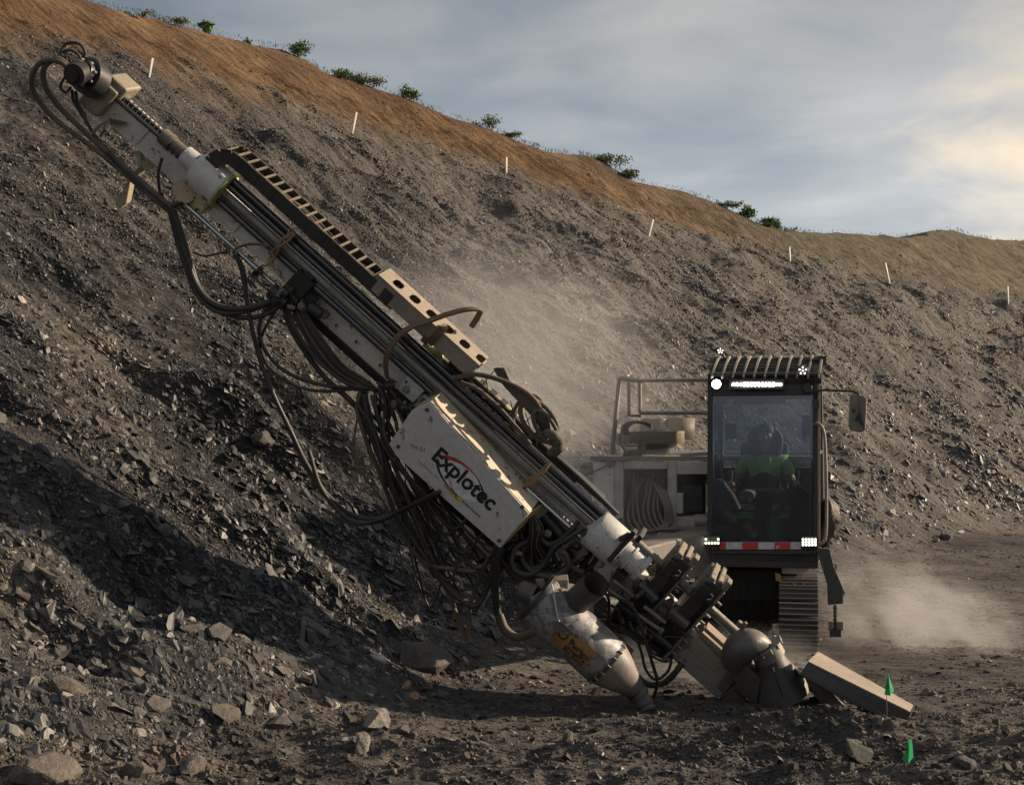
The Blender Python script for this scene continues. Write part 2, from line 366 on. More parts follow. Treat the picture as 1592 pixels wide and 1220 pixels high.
flat = np.clip(1-(DD-0.1)/0.6, 0, 1)
OL = olive_mix(XX, YY, TT, ZZ)
cdat = np.stack([BR, OL, flat, np.ones_like(BR)], -1).reshape(-1).astype(np.float32)
ca.data.foreach_set('color', cdat)
g = MB(); g.add([(-400,-400,-0.6),(400,-400,-0.6),(400,400,-0.6),(-400,400,-0.6)], [(0,1,2,3)])
tag(g.build('far_ground', M_GROUND), kind='structure')

# ---------------------------------------------------------------- loose shale (uncountable)
def stone_mat(name, a, b_, bump=0.5):
    m, t, b, o = newmat(name); L = t.links
    tc = N(t, 'ShaderNodeTexCoord'); ge = N(t, 'ShaderNodeNewGeometry')
    n = N(t, 'ShaderNodeTexNoise', Scale=9.0, Detail=7.0, Roughness=0.65); L.new(tc.outputs['Object'], n.inputs['Vector'])
    n0 = N(t, 'ShaderNodeTexNoise', Scale=0.45, Detail=7.0, Roughness=0.62); L.new(tc.outputs['Object'], n0.inputs['Vector'])
    r = ramp(t, [(0.0, a), (0.55, tuple((p+q)/2 for p, q in zip(a, b_))), (0.93, b_), (1.0, tuple(q*2.6 for q in b_))]); L.new(ge.outputs['Random Per Island'], r.inputs[0])
    v = ramp(t, [(0.3, 0.6), (0.7, 1.45)]); L.new(n.outputs[0], v.inputs[0])
    v0 = ramp(t, [(0.32, (0.62,0.64,0.68)), (0.5, (1.0,0.97,0.93)), (0.68, (1.45,1.28,1.08))]); L.new(n0.outputs[0], v0.inputs[0])
    c = mixc(t, 0.8, r.outputs[0], v.outputs[0], 'MULTIPLY'); c = mixc(t, 1.0, c, v0.outputs[0], 'MULTIPLY')
    dz = N(t, 'ShaderNodeVectorMath', operation='DOT_PRODUCT'); L.new(tc.outputs['Object'], dz.inputs[0]); dz.inputs[1].default_value = (0.643, 0.766, 0.35); wm = N(t, 'ShaderNodeMapRange'); wm.inputs[1].default_value = 10.0; wm.inputs[2].default_value = 27.0; wm.inputs[4].default_value = 0.5; L.new(dz.outputs['Value'], wm.inputs[0])
    c = mixc(t, wm.outputs[0], c, mixc(t, 1.0, (0.152,0.140,0.127), v.outputs[0], 'MULTIPLY'))
    dq = N(t, 'ShaderNodeVectorMath', operation='DOT_PRODUCT'); L.new(tc.outputs['Object'], dq.inputs[0]); dq.inputs[1].default_value = (0.643-0.27, 0.766+0.225, 0)
    ds = N(t, 'ShaderNodeVectorMath', operation='DOT_PRODUCT'); L.new(tc.outputs['Object'], ds.inputs[0]); ds.inputs[1].default_value = (-0.766, 0.643, 0.6)
    cq = N(t, 'ShaderNodeCombineXYZ'); L.new(dq.outputs['Value'], cq.inputs[0]); L.new(ds.outputs['Value'], cq.inputs[1])
    mq = N(t, 'ShaderNodeMapping'); mq.inputs['Scale'].default_value = (2.2, 0.45, 1); L.new(cq.outputs[0], mq.inputs[0])
    nS = N(t, 'ShaderNodeTexNoise', Scale=1.0, Detail=6.0, Roughness=0.6, Distortion=0.3); L.new(mq.outputs[0], nS.inputs['Vector'])
    ss_ = ramp(t, [(0.36, (0.58,0.60,0.64)), (0.52, (1.0,1.0,1.0)), (0.66, (1.5,1.42,1.30))]); L.new(nS.outputs[0], ss_.inputs[0]); c = mixc(t, 0.9, c, ss_.outputs[0], 'MULTIPLY')
    L.new(c, b.inputs['Base Color']); b.inputs['Roughness'].default_value = 0.5; b.inputs['Specular IOR Level'].default_value = 0.4
    bp = N(t, 'ShaderNodeBump', Strength=bump, Distance=0.015); L.new(n.outputs[0], bp.inputs['Height']); L.new(bp.outputs[0], b.inputs['Normal']); return m
M_STONE = stone_mat('shale', (0.022,0.0235,0.0265), (0.102,0.099,0.095))
def shards(name, P, S, nrm, thick=(0.05,0.19), elong=(0.30,0.8), tilt=0.27, seed=5):
    r = np.random.default_rng(seed); n = len(P); K = 6
    ang = (np.arange(K)[None,:]+r.uniform(-0.32,0.32,(n,K)))*2*np.pi/K
    rad = r.uniform(0.62,1.1,(n,K)); el = r.uniform(*elong, (n,1))
    px_ = np.cos(ang)*rad; py_ = np.sin(ang)*rad*el
    th = r.uniform(*thick, (n,1))
    sk = r.normal(0,0.16,(n,2)); sh = r.uniform(0.45,0.95,(n,1))
    top = np.stack([px_*sh+sk[:,:1], py_*sh+sk[:,1:], th+r.normal(0,0.05,(n,K))], -1)
    bot = np.stack([px_, py_, -th*np.ones((n,K))*0.6], -1)
    Lc = np.concatenate([bot, top], 1)*S[:,None,None]
    # frame: normal jittered, long axis roughly along the fall of the slope
    nz = nrm+r.normal(0, tilt, (n,3)); nz /= np.linalg.norm(nz, axis=1, keepdims=True)
    fall = np.tile(np.array([0.55,-0.45,-0.55]), (n,1))+r.normal(0, 0.36, (n,3))
    ux = fall-nz*np.sum(fall*nz,1,keepdims=True); ux /= np.linalg.norm(ux,axis=1,keepdims=True)
    uy = np.cross(nz, ux)
    W = P[:,None,:]+Lc[:,:,:1]*ux[:,None,:]+Lc[:,:,1:2]*uy[:,None,:]+Lc[:,:,2:3]*nz[:,None,:]
    base = (np.arange(n)*2*K)[:,None]
    qs = []
    for i in range(K): qs.append(np.stack([base[:,0]+i, base[:,0]+(i+1)%K, base[:,0]+K+(i+1)%K, base[:,0]+K+i], -1))
    qs.append(base+np.array([[6,7,8,9]])); qs.append(base+np.array([[9,10,11,6]]))
    Q = np.concatenate(qs, 0)
    return np_mesh(name, W.reshape(-1,3), Q, 4, M_STONE, smooth=False)
def normals_at(x, y):
    e = 0.15; z0 = base_h(x, y)[0]; zx = base_h(x+e, y)[0]; zy = base_h(x, y+e)[0]
    nn = np.stack([-(zx-z0)/e, -(zy-z0)/e, np.ones_like(x)], -1); return nn/np.linalg.norm(nn, axis=1, keepdims=True)
# sampling weight of each grid cell = its size in the view
sx = CX+F*XX/YY; sy = HY-F*(ZZ-CH)/YY
area = np.abs((sx[:-1,1:]-sx[:-1,:-1])*(sy[:-1,:-1]-sy[1:,:-1])); 
b0 = BR[:-1,:-1]; wgt = np.minimum(area, 40)*(1-0.965*b0)
inside = (sx[:-1,:-1] > -350)&(sx[:-1,:-1] < 1950)&(sy[:-1,:-1] < 1500)&(YY[:-1,:-1] < 110)&(sy[:-1,:-1] > -150)
clump = np.clip(0.18+1.5*np.clip(fbm(XX*0.8+YY*0.3, YY*0.6, 4, 131)+0.28, 0, 1)+0.5*np.clip(LED, 0, 1), 0.1, 2)[:-1,:-1]
wgt = wgt*clump*inside*(1-0.62*np.clip(1-DD[:-1,:-1]/0.5, 0, 1))
pr = (wgt/wgt.sum()).ravel(); 
def scatter(n, smin, smax, alpha, seed, rmax=0.4, mask=None):
    r = np.random.default_rng(seed)
    p = pr if mask is None else (pr*mask.ravel())/np.sum(pr*mask.ravel())
    c = r.choice(len(p), n, p=p); i, j = np.divmod(c, nc-1)
    y = Yr[i]+(Yr[i+1]-Yr[i])*r.random(n); X = Xc[j]+(Xc[j+1]-Xc[j])*r.random(n); x = X*y
    s = smin*(r.random(n)**(-1/alpha)); s = np.minimum(s, smax)*y/F*0.5
    bz = base_h(x, y); d = bz[3]
    lim = np.interp(d, [-2.0, -0.5, 0.3, 2.5, 5.5, 9], [0.035, 0.05, 0.12, 0.085, 0.038, 0.03])*np.interp(y, [8, 16, 30, 60], [1.0, 1.0, 1.5, 2.2])
    s = np.clip(s, 0.006, np.minimum(lim*(0.6+0.7*r.random(n)), rmax))
    z = height(x, y)
    return np.stack([x, y, z], -1), s
NS = 520000
P, S = scatter(NS, 2.3, 52, 1.85, 3, 0.32)
P[:,2] += S*0.02
sh = shards('loose_shale', P, S, normals_at(P[:,0], P[:,1]), seed=5)
tag(sh, 'countless broken grey shale chips covering the quarry slope and floor', 'rubble', kind='stuff')

# crumbs of drilled soil on the near floor (uncountable)
M_CRUMB = stone_mat('crumbled_soil', (0.04,0.035,0.032), (0.088,0.075,0.066), 0.4); M_CRUMB.node_tree.nodes['Principled BSDF'].inputs['Roughness'].default_value = 0.9
fm = ((YY[:-1,:-1] < 10.5)&(DD[:-1,:-1] < 0.35)&(sy[:-1,:-1] < 1500)).astype(float)*np.clip(0.15+1.6*np.clip(fbm(XX*1.7, YY*3.0, 4, 141)+0.3, 0, 1), 0, 2)[:-1,:-1]*np.minimum(area, 40)*inside
pr2 = (fm/fm.sum()).ravel(); r_ = np.random.default_rng(31); n_ = 90000
c_ = r_.choice(len(pr2), n_, p=pr2); i_, j_ = np.divmod(c_, nc-1); y_ = Yr[i_]+(Yr[i_+1]-Yr[i_])*r_.random(n_); x_ = (Xc[j_]+(Xc[j_+1]-Xc[j_])*r_.random(n_))*y_
s_ = np.clip(1.7*(r_.random(n_)**(-1/2.0)), 0, 20)*y_/F*0.5
_keep = M_STONE; M_STONE = M_CRUMB
cr = shards('soil_crumbs', np.stack([x_, y_, height(x_, y_)], -1), s_, normals_at(x_, y_), thick=(0.25,0.7), elong=(0.6,1.0), tilt=0.8, seed=33); M_STONE = _keep
tag(cr, 'countless crumbs and clods of dark soil strewn over the near floor', 'soil', kind='stuff')
# ================================================================ the drill rig
CAMP = Vector((0, 0, CH))
AX = Vector((0.743, 0, -0.669)).normalized()                 # down the mast
NUP = Vector((0.669, 0, 0.743)).normalized(); CC = Vector((0, -1, 0))
TH = R(27)
NN = (NUP*math.cos(TH)+CC*math.sin(TH)).normalized()         # the mast's upper side
FF = (CC*math.cos(TH)-NUP*math.sin(TH)).normalized()         # the mast's near side
MY = 9.75
O3 = at(136, 158, MY)
def mp(px, py, f=0.0):
    D = Vector(((px-CX)/F, 1.0, (HY-py)/F)); q = O3+FF*f
    return CAMP+D*((q-CAMP).dot(FF)/D.dot(FF))
def qr(q, r, f=0.0): return mp(136+q*0.743+r*0.669, 158+q*0.669-r*0.743, f)
def mbox(m, q0, q1, r0, r1, f0, f1):                         # mast-aligned box, front face measured in the view
    P = [qr(q0, r0, f1), qr(q1, r0, f1), qr(q1, r1, f1), qr(q0, r1, f1)]
    return m.prism(P, FF*(f0-f1))
def mcyl(m, q0, q1, r, rad, f, rad1=None, n=24, cap=True):
    return m.cyl(qr(q0, r, f), qr(q1, r, f), rad, rad1, n, cap)
S1 = MY/F                                                    # metres per pixel at the mast

W_PAINT = worn('worn_white_paint', (0.52,0.50,0.46), 0.45, 0, 0.55, 0.45, (0.07,0.055,0.045), 7.0, dustcol=(0.30,0.25,0.20), topdust=0.15)
W_CHIP = worn('chipped_white_paint', (0.46,0.46,0.45), 0.5, 0, 0.4, 0.5, (0.07,0.062,0.055), 22.0, 0.3, dustcol=(0.28,0.24,0.20), topdust=0.3)
BLACK = worn('black_steel', (0.028,0.027,0.027), 0.42, 0.2, 0.22, 0, dustcol=(0.07,0.058,0.047), topdust=0.1)
BLACKC = worn('black_cab_paint', (0.016,0.016,0.017), 0.4, 0.0, 0.2, 0, dustcol=(0.10,0.085,0.07), topdust=0.35)
GREYM = worn('dusty_grey_steel', (0.15,0.145,0.135), 0.5, 0.35, 0.7, 0.3, dustcol=(0.25,0.21,0.165), topdust=0.5)
CHROME = worn('polished_rod', (0.45,0.46,0.47), 0.18, 1.0, 0.25, 0, dustcol=(0.16,0.14,0.12), bump=0.02, topdust=0.1)
DARKROD = worn('oiled_dark_rod', (0.10,0.10,0.105), 0.22, 0.85, 0.3, 0, dustcol=(0.10,0.085,0.07), bump=0.04, topdust=0.15)
DRILLROD = worn('dusty_drill_rod', (0.19,0.19,0.17), 0.42, 0.55, 0.8, 0.3, dustcol=(0.17,0.155,0.125), topdust=0.2)
RUBBER = worn('hose_rubber', (0.018,0.017,0.017), 0.5, 0, 0.45, 0, dustcol=(0.085,0.066,0.050), scale=9, topdust=0.42)
RUBBERD = worn('dusty_hose_rubber', (0.055,0.045,0.036), 0.6, 0, 0.7, 0, dustcol=(0.17,0.13,0.088), scale=9, topdust=0.55)
TRAYM = worn('dusty_grey_tray', (0.21,0.19,0.155), 0.55, 0.1, 0.7, 0.25, (0.07,0.06,0.05), dustcol=(0.33,0.265,0.19), topdust=0.7)
RUSTY = worn('brown_flat_bar', (0.10,0.062,0.036), 0.6, 0.3, 0.6, 0.3, dustcol=(0.23,0.165,0.105), topdust=0.5)
DULL = worn('dull_galvanised_duct', (0.075,0.076,0.08), 0.5, 0.45, 0.55, 0.15, (0.2,0.19,0.18), dustcol=(0.15,0.125,0.10), topdust=0.45)
DRUMM = worn('flaking_drum_paint', (0.20,0.203,0.21), 0.5, 0.15, 0.7, 0.95, (0.10,0.10,0.103), 8.0, 0.4, dustcol=(0.24,0.20,0.16), topdust=0.45)
YELG = worn('faded_yellow_green_steel', (0.42,0.44,0.20), 0.5, 0, 0.5, 0.4, dustcol=(0.27,0.23,0.15), topdust=0.3)
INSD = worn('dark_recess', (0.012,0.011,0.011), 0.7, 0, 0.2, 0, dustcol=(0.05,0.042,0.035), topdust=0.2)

rig = empty('drill_rig', at(1000, 1010, 11.5))
tag(rig, 'white and black tracked drill rig with a long tilted mast lowered onto the dusty ground', 'drill rig')
def part(m, name, mat, bevel=0.0, parent=None, label=None): return m.build(name, mat, parent or rig, bevel, label)

# ---- mast beam: a hollow-backed girder in three visible lengths
m = MB()
mbox(m, 10, 430, -1, 33, -0.16, 0.0); mbox(m, 430, 800, -12, 22, -0.20, -0.02); mbox(m, 800, 1240, -22, 24, -0.20, -0.03)
beam = part(m, 'mast_beam', W_PAINT, 0.012)
m = MB(); mbox(m, 440, 1240, -24, -12.5, -0.22, -0.03); mbox(m, 300, 1100, 30, 37, -0.14, -0.04); part(m, 'slide_rail', BLACK, 0.004)
m = MB(); mbox(m, 1215, 1352, -35, 14, -0.20, 0.06)
lower = part(m, 'lower_mast_beam', worn('muddy_grey_beam', (0.22,0.22,0.20), 0.6, 0, 0.7, 0.4, dustcol=(0.20,0.165,0.13)), 0.01)
m = MB(); mbox(m, 1240, 1318, -6, 3, 0.055, 0.068); mbox(m, 1262, 1345, 20, 27, -0.02, 0.05); mbox(m, 1262, 1345, 31, 36, -0.1, 0.0); part(m, 'guide_rail', worn('tan_rail', (0.24,0.19,0.13), 0.6, 0, 0.6), 0.003, lower)
# ribs and weld flanges on the beam
m = MB()
for q in (96, 300, 372): mbox(m, q, q+5, -3, 34, -0.05, 0.012)
mbox(m, 12, 425, -3.5, 0.5, -0.02, 0.01)
part(m, 'weld_seam', W_PAINT, 0.003, beam)
# ---- mast head with motor
m = MB(); mbox(m, -14, 26, -12, 40, -0.20, 0.07); mbox(m, -4, 34, 30, 54, -0.20, 0.02)
head = part(m, 'mast_head', worn('head_bracket', (0.30,0.26,0.19), 0.5, 0.1, 0.5, 0.35), 0.02)
m = MB(); m.cyl(mp(150,127,0.06), mp(133,116,0.17), 0.135, 0.135, 28); m.cyl(mp(134,116.5,0.165), mp(126,112,0.21), 0.10, 0.10, 24); part(m, 'motor_housing', BLACK, 0.01, head)
m = MB(); m.cyl(mp(128,113,0.2), mp(115,117,0.33), 0.085, 0.08, 22); m.cyl(mp(112,118,0.335), mp(110,118.5,0.36), 0.05, 0.045, 16); part(m, 'end_cap', BLACK, 0.006, head)
m = MB(); m.cyl(mp(123,113,0.2), mp(121,114,0.24), 0.092, 0.092, 26, True); part(m, 'clamp_ring', worn('brass_ring', (0.25,0.17,0.09), 0.5, 0.4, 0.5), 0, head)
m = MB()
for k in range(8):
    a = k*math.pi/4; m.cyl(mp(131,115,0.19)+Vector((math.cos(a)*0.095, -0.02, math.sin(a)*0.095)), mp(127,113,0.22)+Vector((math.cos(a)*0.095, -0.02, math.sin(a)*0.095)), 0.012, n=8)
part(m, 'bolt_ring', GREYM, 0, head)
# drive chain along the top edge
m = MB()
for q in np.arange(20, 190, 4.4):
    mbox(m, q, q+3.4, 37, 43, -0.06, -0.02 if int(q/4.4) % 2 else -0.035)
part(m, 'drive_chain', BLACK)
m = MB(); m.tube([qr(28,33,0.0), qr(140,35,0.0)], 0.018, 12); m.tube([qr(28,30,-0.02), qr(190,30,-0.02)], 0.02, 12); part(m, 'feed_rod', DARKROD)
# swivel and upper rotation hood
m = MB(); mcyl(m, 122, 140, 39, 0.062, 0.0); mcyl(m, 140, 170, 40, 0.052, 0.0); mcyl(m, 136, 142, 39, 0.068, 0)
for q in (126, 150, 160): mcyl(m, q, q+2, 39, 0.06, 0.0)
part(m, 'swivel', worn('brown_grey_swivel', (0.12,0.10,0.085), 0.5, 0.4, 0.7))
m = MB(); mcyl(m, 168, 196, 40, 0.075, 0.0, 0.085, 28)
part(m, 'hood_collar', W_CHIP, 0.008)
m = MB(); A = qr(194, 38, 0.0); B = qr(252, 38, 0.0)
m.tube([A, A+AX*0.012, A+AX*0.03, B-AX*0.01, B, B, B-AX*0.22], [0.09, 0.135, 0.148, 0.15, 0.15, 0.137, 0.13], 36, True)
hood = part(m, 'rotation_hood', W_PAINT)
m = MB(); m.tube([B-AX*0.015, B+AX*0.004, B+AX*0.004, B-AX*0.01], [0.1515, 0.1525, 0.136, 0.135], 36, False); part(m, 'hood_rim', YELG, 0, hood)
m = MB(); m.cyl(B-AX*0.03, B-AX*0.025, 0.136, 0.136, 30); part(m, 'hood_inside', INSD, 0, hood)
m = MB(); mbox(m, 188, 248, -16, 14, -0.1, 0.055); m.cyl(qr(206,-3,0.05), qr(206,-3,0.09), 0.09, 0.085, 24); part(m, 'hood_carriage', worn('cream_carriage', (0.44,0.36,0.22), 0.5, 0.05, 0.4, 0.6), 0.02)
# rods running down from the hood
def rod(name, mat, q0, q1, r, rad, f, bands=()):
    m = MB(); mcyl(m, q0, q1, r, rad, f, n=16)
    for b in bands: mcyl(m, b, b+3, r, rad*1.13, f, n=16)
    return part(m, name, mat)
rod('feed_tube', DARKROD, 236, 1330, 60, 0.029, -0.02, (600, 805))
rod('feed_tube', DARKROD, 236, 1034, 49.5, 0.026, 0.0)
rod('drill_rod', DRILLROD, 250, 1040, 36, 0.034, 0.02, (470, 700, 860))
rod('guide_rod', DARKROD, 250, 700, 21.5, 0.026, 0.03)
rod('feed_cylinder_rod', CHROME, 222, 420, -17, 0.021, 0.06)
rod('guide_rod', CHROME, 880, 1040, 10, 0.020, 0.04)
m = MB()
for q in np.arange(880, 1035, 9): mbox(m, q, q+4.5, 11, 15, 0.02, 0.05)
part(m, 'rack_teeth', GREYM, 0.002)
rod('drill_rod', GREYM, 1080, 1362, 62, 0.036, 0.0, (1130,))
# rag ties and the wiper clamps
TIE = worn('frayed_ochre_strap', (0.22,0.13,0.06), 0.8, 0, 0.5)
def tie(q, r0, r1, f, mat=TIE):
    m = MB(); rr_ = random.Random(int(q))
    for k in range(3):
        pts = [qr(q+rr_.uniform(-4,4)+k*2, r0+(r1-r0)*i/5+rr_.uniform(-1,1), f+0.05*math.sin(math.pi*i/5)+0.01*k) for i in range(6)]
        m.tube(catmull(pts, 3), 0.011, 6)
    for k in range(4):
        p = qr(q+rr_.uniform(-4,4), r0+rr_.uniform(0,6), f+0.03); m.tube(catmull([p, p+Vector((rr_.uniform(-.05,.03),-0.02,-0.05)), p+Vector((rr_.uniform(-.08,.05),-0.02,-0.12))], 3), [0.008]*6+[0.004], 5)
    return part(m, 'strap', mat)
tie(370, 13, 62, 0.05); tie(905, -2, 64, 0.06)
tie(372, -26, -10, 0.08, BLACK)
# ---- hose carriage clamp (dark lump at mid mast)
m = MB(); mbox(m, 418, 452, -34, 22, -0.02, 0.11); mbox(m, 428, 446, 14, 30, 0.0, 0.09); m.cyl(qr(408,-26,0.1), qr(440,-26,0.1), 0.06, n=18); mbox(m, 452, 470, -20, 8, 0.0, 0.08)
m.cyl(qr(470,-6,0.08), qr(492,-2,0.08), 0.045, n=16); m.tube(catmull([qr(490,-4,0.1), qr(500,-2,0.12), qr(500,6,0.12), qr(492,8,0.11)],4), 0.008, 6)
for i in range(5): m.cyl(qr(424+6*i,-12,0.11), qr(424+6*i,-12,0.135), 0.013, n=8)
part(m, 'hose_clamp', BLACK, 0.008)
m = MB(); mbox(m, 655, 690, -10, 18, 0.0, 0.05); mbox(m, 690, 720, -14, 12, 0.0, 0.03); part(m, 'inspection_plate', W_CHIP, 0.006)
m = MB()
for q, r in ((520,0),(560,2),(612,0),(660,8),(700,6)): m.cyl(qr(q,r,-0.02), qr(q,r,0.0 if q<640 else 0.06), 0.012, n=8)
part(m, 'bolt', BLACK)
m = MB(); mbox(m, 655, 694, -30, 16, -0.12, 0.03); m.cyl(qr(660,-26,0.0), qr(700,-26,0.0), 0.05, n=16); part(m, 'hose_bulkhead', BLACK, 0.008)
# ---- energy chain and its tray
def tray_box(m, q0, q1, r0, r1, f0, f1): return mbox(m, q0, q1, r0, r1, f0, f1)
path = []
R0 = 0.145; qa = 196
cA = qr(236, 91, 0)                                           # straight runs are parallel to the mast
def chain_pt(s):                                              # s in metres from the arch's lower end, centre line
    L = math.pi*R0
    if s < L:
        a = s/R0; return cA-NN*R0*math.cos(a)*1.0-AX*R0*math.sin(a)-NN*R0, (AX*-math.cos(a)+NN*math.sin(a))
    return cA+AX*(s-L), AX
Ltot = math.pi*R0+(560-236)*S1
link = 0.083; k = 0; side = MB(); bars = MB(); inner = MB()
s_ = 0.0
while s_ < Ltot-0.02:
    p, d = chain_pt(s_); p2, d2 = chain_pt(min(s_+link*1.0, Ltot)); nrm_ = FF.cross(p2-p).normalized()
    ax = (p2-p).normalized(); mid = (p+p2)/2
    for f in (0.06, -0.13):
        side.box(mid+FF*(f+(0.004 if k % 2 else 0)), ((p2-p).length*0.56, 0.007, 0.056), (ax, FF, nrm_))
    for sg in (-1, 1):
        bars.box(mid+nrm_*0.050*sg+FF*-0.035, (0.009, 0.092, 0.005), (ax, FF, nrm_))
    s_ += link; k += 1
part(side, 'cable_chain_side', worn('black_chain_plastic', (0.022,0.021,0.02), 0.55, 0, 0.4, dustcol=(0.09,0.075,0.058), topdust=0.5))
part(bars, 'cable_chain_crossbar', RUSTY if False else worn('dusty_crossbars', (0.09,0.07,0.05), 0.6, 0, 0.8, dustcol=(0.19,0.15,0.10), topdust=0.7))
for j, f in enumerate((-0.09,-0.06,-0.03,0.0,0.03)):
    m = MB(); m.tube([chain_pt(s)[0]+FF*f+NN*0.012*math.sin(s*7+j) for s in np.arange(0.02, Ltot, 0.07)], 0.011, 8); part(m, 'chain_hose', RUBBERD)
# perforated tray
tq0, tq1 = 516, 727
m = MB(); f0, f1 = -0.15, 0.07; wt = 0.006
def tr(q, r, f): return qr(q, r, f)
mbox(m, tq0, tq1, 77, 103, f1-0.008, f1)                      # near wall
PA = [qr(tq0,77,f1)+FF*(f0-f1), qr(tq1,77,f1)+FF*(f0-f1), qr(tq1,103,f1)+FF*(f0-f1), qr(tq0,103,f1)+FF*(f0-f1)]
m.prism(PA, -FF*0.008)                                        # far wall
a0 = qr(tq0,103,f1); a1 = qr(tq1,103,f1); Lt = (a1-a0).length; wd = f1-f0
holes = [0.10+i*0.165 for i in range(6)]; hl = 0.085
def top_slab(u0, u1, v0, v1): m.prism([a0+AX*u0-FF*v0*wd, a0+AX*u1-FF*v0*wd, a0+AX*u1-FF*v1*wd, a0+AX*u0-FF*v1*wd], -NN*0.008)
top_slab(0, Lt, 0, 0.24); top_slab(0, Lt, 0.76, 1.0)
xs = [0]+[v for h in holes for v in (h, h+hl)]+[Lt]
for i in range(0, len(xs), 2): top_slab(xs[i], xs[i+1], 0.24, 0.76)
for h in holes:
    for (u, du) in ((h, 0.022), (h+hl, -0.022)):
        for (v, dv) in ((0.24, 0.11), (0.76, -0.11)):
            m.prism([a0+AX*u-FF*v*wd, a0+AX*(u+du)-FF*v*wd, a0+AX*u-FF*(v+dv)*wd], -NN*0.008)
tray = part(m, 'cable_tray', TRAYM, 0.002)
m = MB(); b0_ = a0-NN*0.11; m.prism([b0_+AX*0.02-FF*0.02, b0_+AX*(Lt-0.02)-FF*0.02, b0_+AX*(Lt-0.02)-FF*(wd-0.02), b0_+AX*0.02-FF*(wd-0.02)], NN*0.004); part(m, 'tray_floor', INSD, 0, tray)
m = MB(); mbox(m, 640, 652, 74, 108, -0.0, 0.085); mbox(m, 632, 644, 70, 80, -0.2, 0.085); part(m, 'tray_bracket', RUSTY, 0.004, tray)
# flat steel hose guide arching over the mast
def ribbon(m, pts, wdt, thk, side_):
    P = catmull(pts, 6)
    n = len(P); V = []
    for i, p in enumerate(P):
        t = (P[min(i+1,n-1)]-P[max(i-1,0)]).normalized(); u = t.cross(side_).normalized()
        V += [p+side_*wdt+u*thk, p+side_*wdt-u*thk, p-side_*wdt-u*thk, p-side_*wdt+u*thk]
    fs = [(4*i+k, 4*i+(k+1)%4, 4*i+4+(k+1)%4, 4*i+4+k) for i in range(n-1) for k in range(4)]
    m.add(V, fs); m.add(V[:4], [(3,2,1,0)]); m.add(V[-4:], [(0,1,2,3)])
m = MB(); sd_ = (FF*0.55+AX*0.6+NN*0.3).normalized()
ribbon(m, [mp(614,592,0.03), mp(603,588,0.14), mp(600,560,0.20), mp(611,533,0.20), mp(634,511,0.17), mp(672,497,0.10), mp(700,487,0.085), mp(726,481,0.06), mp(746,482,0.02), mp(744,490,-0.06), mp(733,508,-0.16)], 0.03, 0.007, sd_)
part(m, 'hose_guide_arch', RUSTY, 0.002)
# ---- pale beam section and bits behind the rods
m = MB(); m.tube([mp(672,548,-0.25), mp(716,580,-0.25), mp(800,655,-0.25)], 0.06, 14); part(m, 'spare_drill_rod', YELG)
m = MB(); mbox(m, 640, 760, 66, 74, -0.28, -0.2); m.cyl(mp(668,545,-0.2), mp(690,548,-0.2), 0.035, n=12); part(m, 'rod_holder', YELG, 0.004)
m = MB(); mbox(m, 690, 1010, 70, 76, -0.22, -0.12); mbox(m, 700, 960, 66, 71, -0.14, -0.05); part(m, 'hose_rail', BLACK, 0.004)
# ---- the white box with the company sign
bx0 = dict(f=0.30)
def bp(px, py): return mp(px, py, 0.30)
poly = [bp(652,631), bp(669,624.5), bp(820,799), bp(776.5,852.5), bp(612,704), bp(605,690)]
poly = [bp(668,625), bp(841-19,798), bp(777,852), bp(615,708), bp(604.5,690), bp(640,638)]
dep = 0.30
def plate(m, a, b, c, d, th_):
    n = (b-a).cross(d-a).normalized(); m.prism([a,b,c,d], n*th_)
m = MB(); m.prism(poly, -FF*0.012)
sign = part(m, 'sign_box', worn('scuffed_white_panel', (0.50,0.49,0.475), 0.5, 0, 0.35, 0.35, (0.13,0.11,0.10), 9.0, streak=True, dustcol=(0.38,0.35,0.31), topdust=0.0), 0.006)
m = MB()
for i in (0, 2, 3, 4, 5):
    if i == 1: continue
    a, b = poly[i], poly[(i+1) % 6]
    if i == 0: a = a-FF*0.012; b = b-FF*0.012
    nn_ = (b-a).cross(FF).normalized(); cen = sum(poly, Vector())/6
    if nn_.dot(cen-a) < 0: nn_ = -nn_
    m.prism([a-FF*0.0125, b-FF*0.0125, b-FF*dep, a-FF*dep], nn_*0.010)
part(m, 'sign_box_side', worn('dusty_box_side', (0.48,0.43,0.35), 0.5, 0, 0.75, 0.5, (0.16,0.12,0.08), 8.0, dustcol=(0.46,0.36,0.24), topdust=0.5), 0.002, sign)
m = MB(); a, b = poly[1], poly[2]; nn_ = -AX
m.prism([mp(820.5,797.5,0.292), mp(843,785,0.06), mp(834,798,0.08), mp(778.5,852,0.286)], -AX*0.006); part(m, 'sign_box_flange', worn('sunlit_ochre_flange', (0.46,0.33,0.17), 0.6, 0, 0.5), 0.002, sign)  # flange colour carries the orange sunlight that falls on it
m = MB()
for (x, y) in ((812,788),(776,840),(619,694),(664,637)): m.cyl(mp(x,y,0.30), mp(x,y,0.318), 0.016, 0.012, 10)
part(m, 'corner_bolt', BLACK, 0, sign)
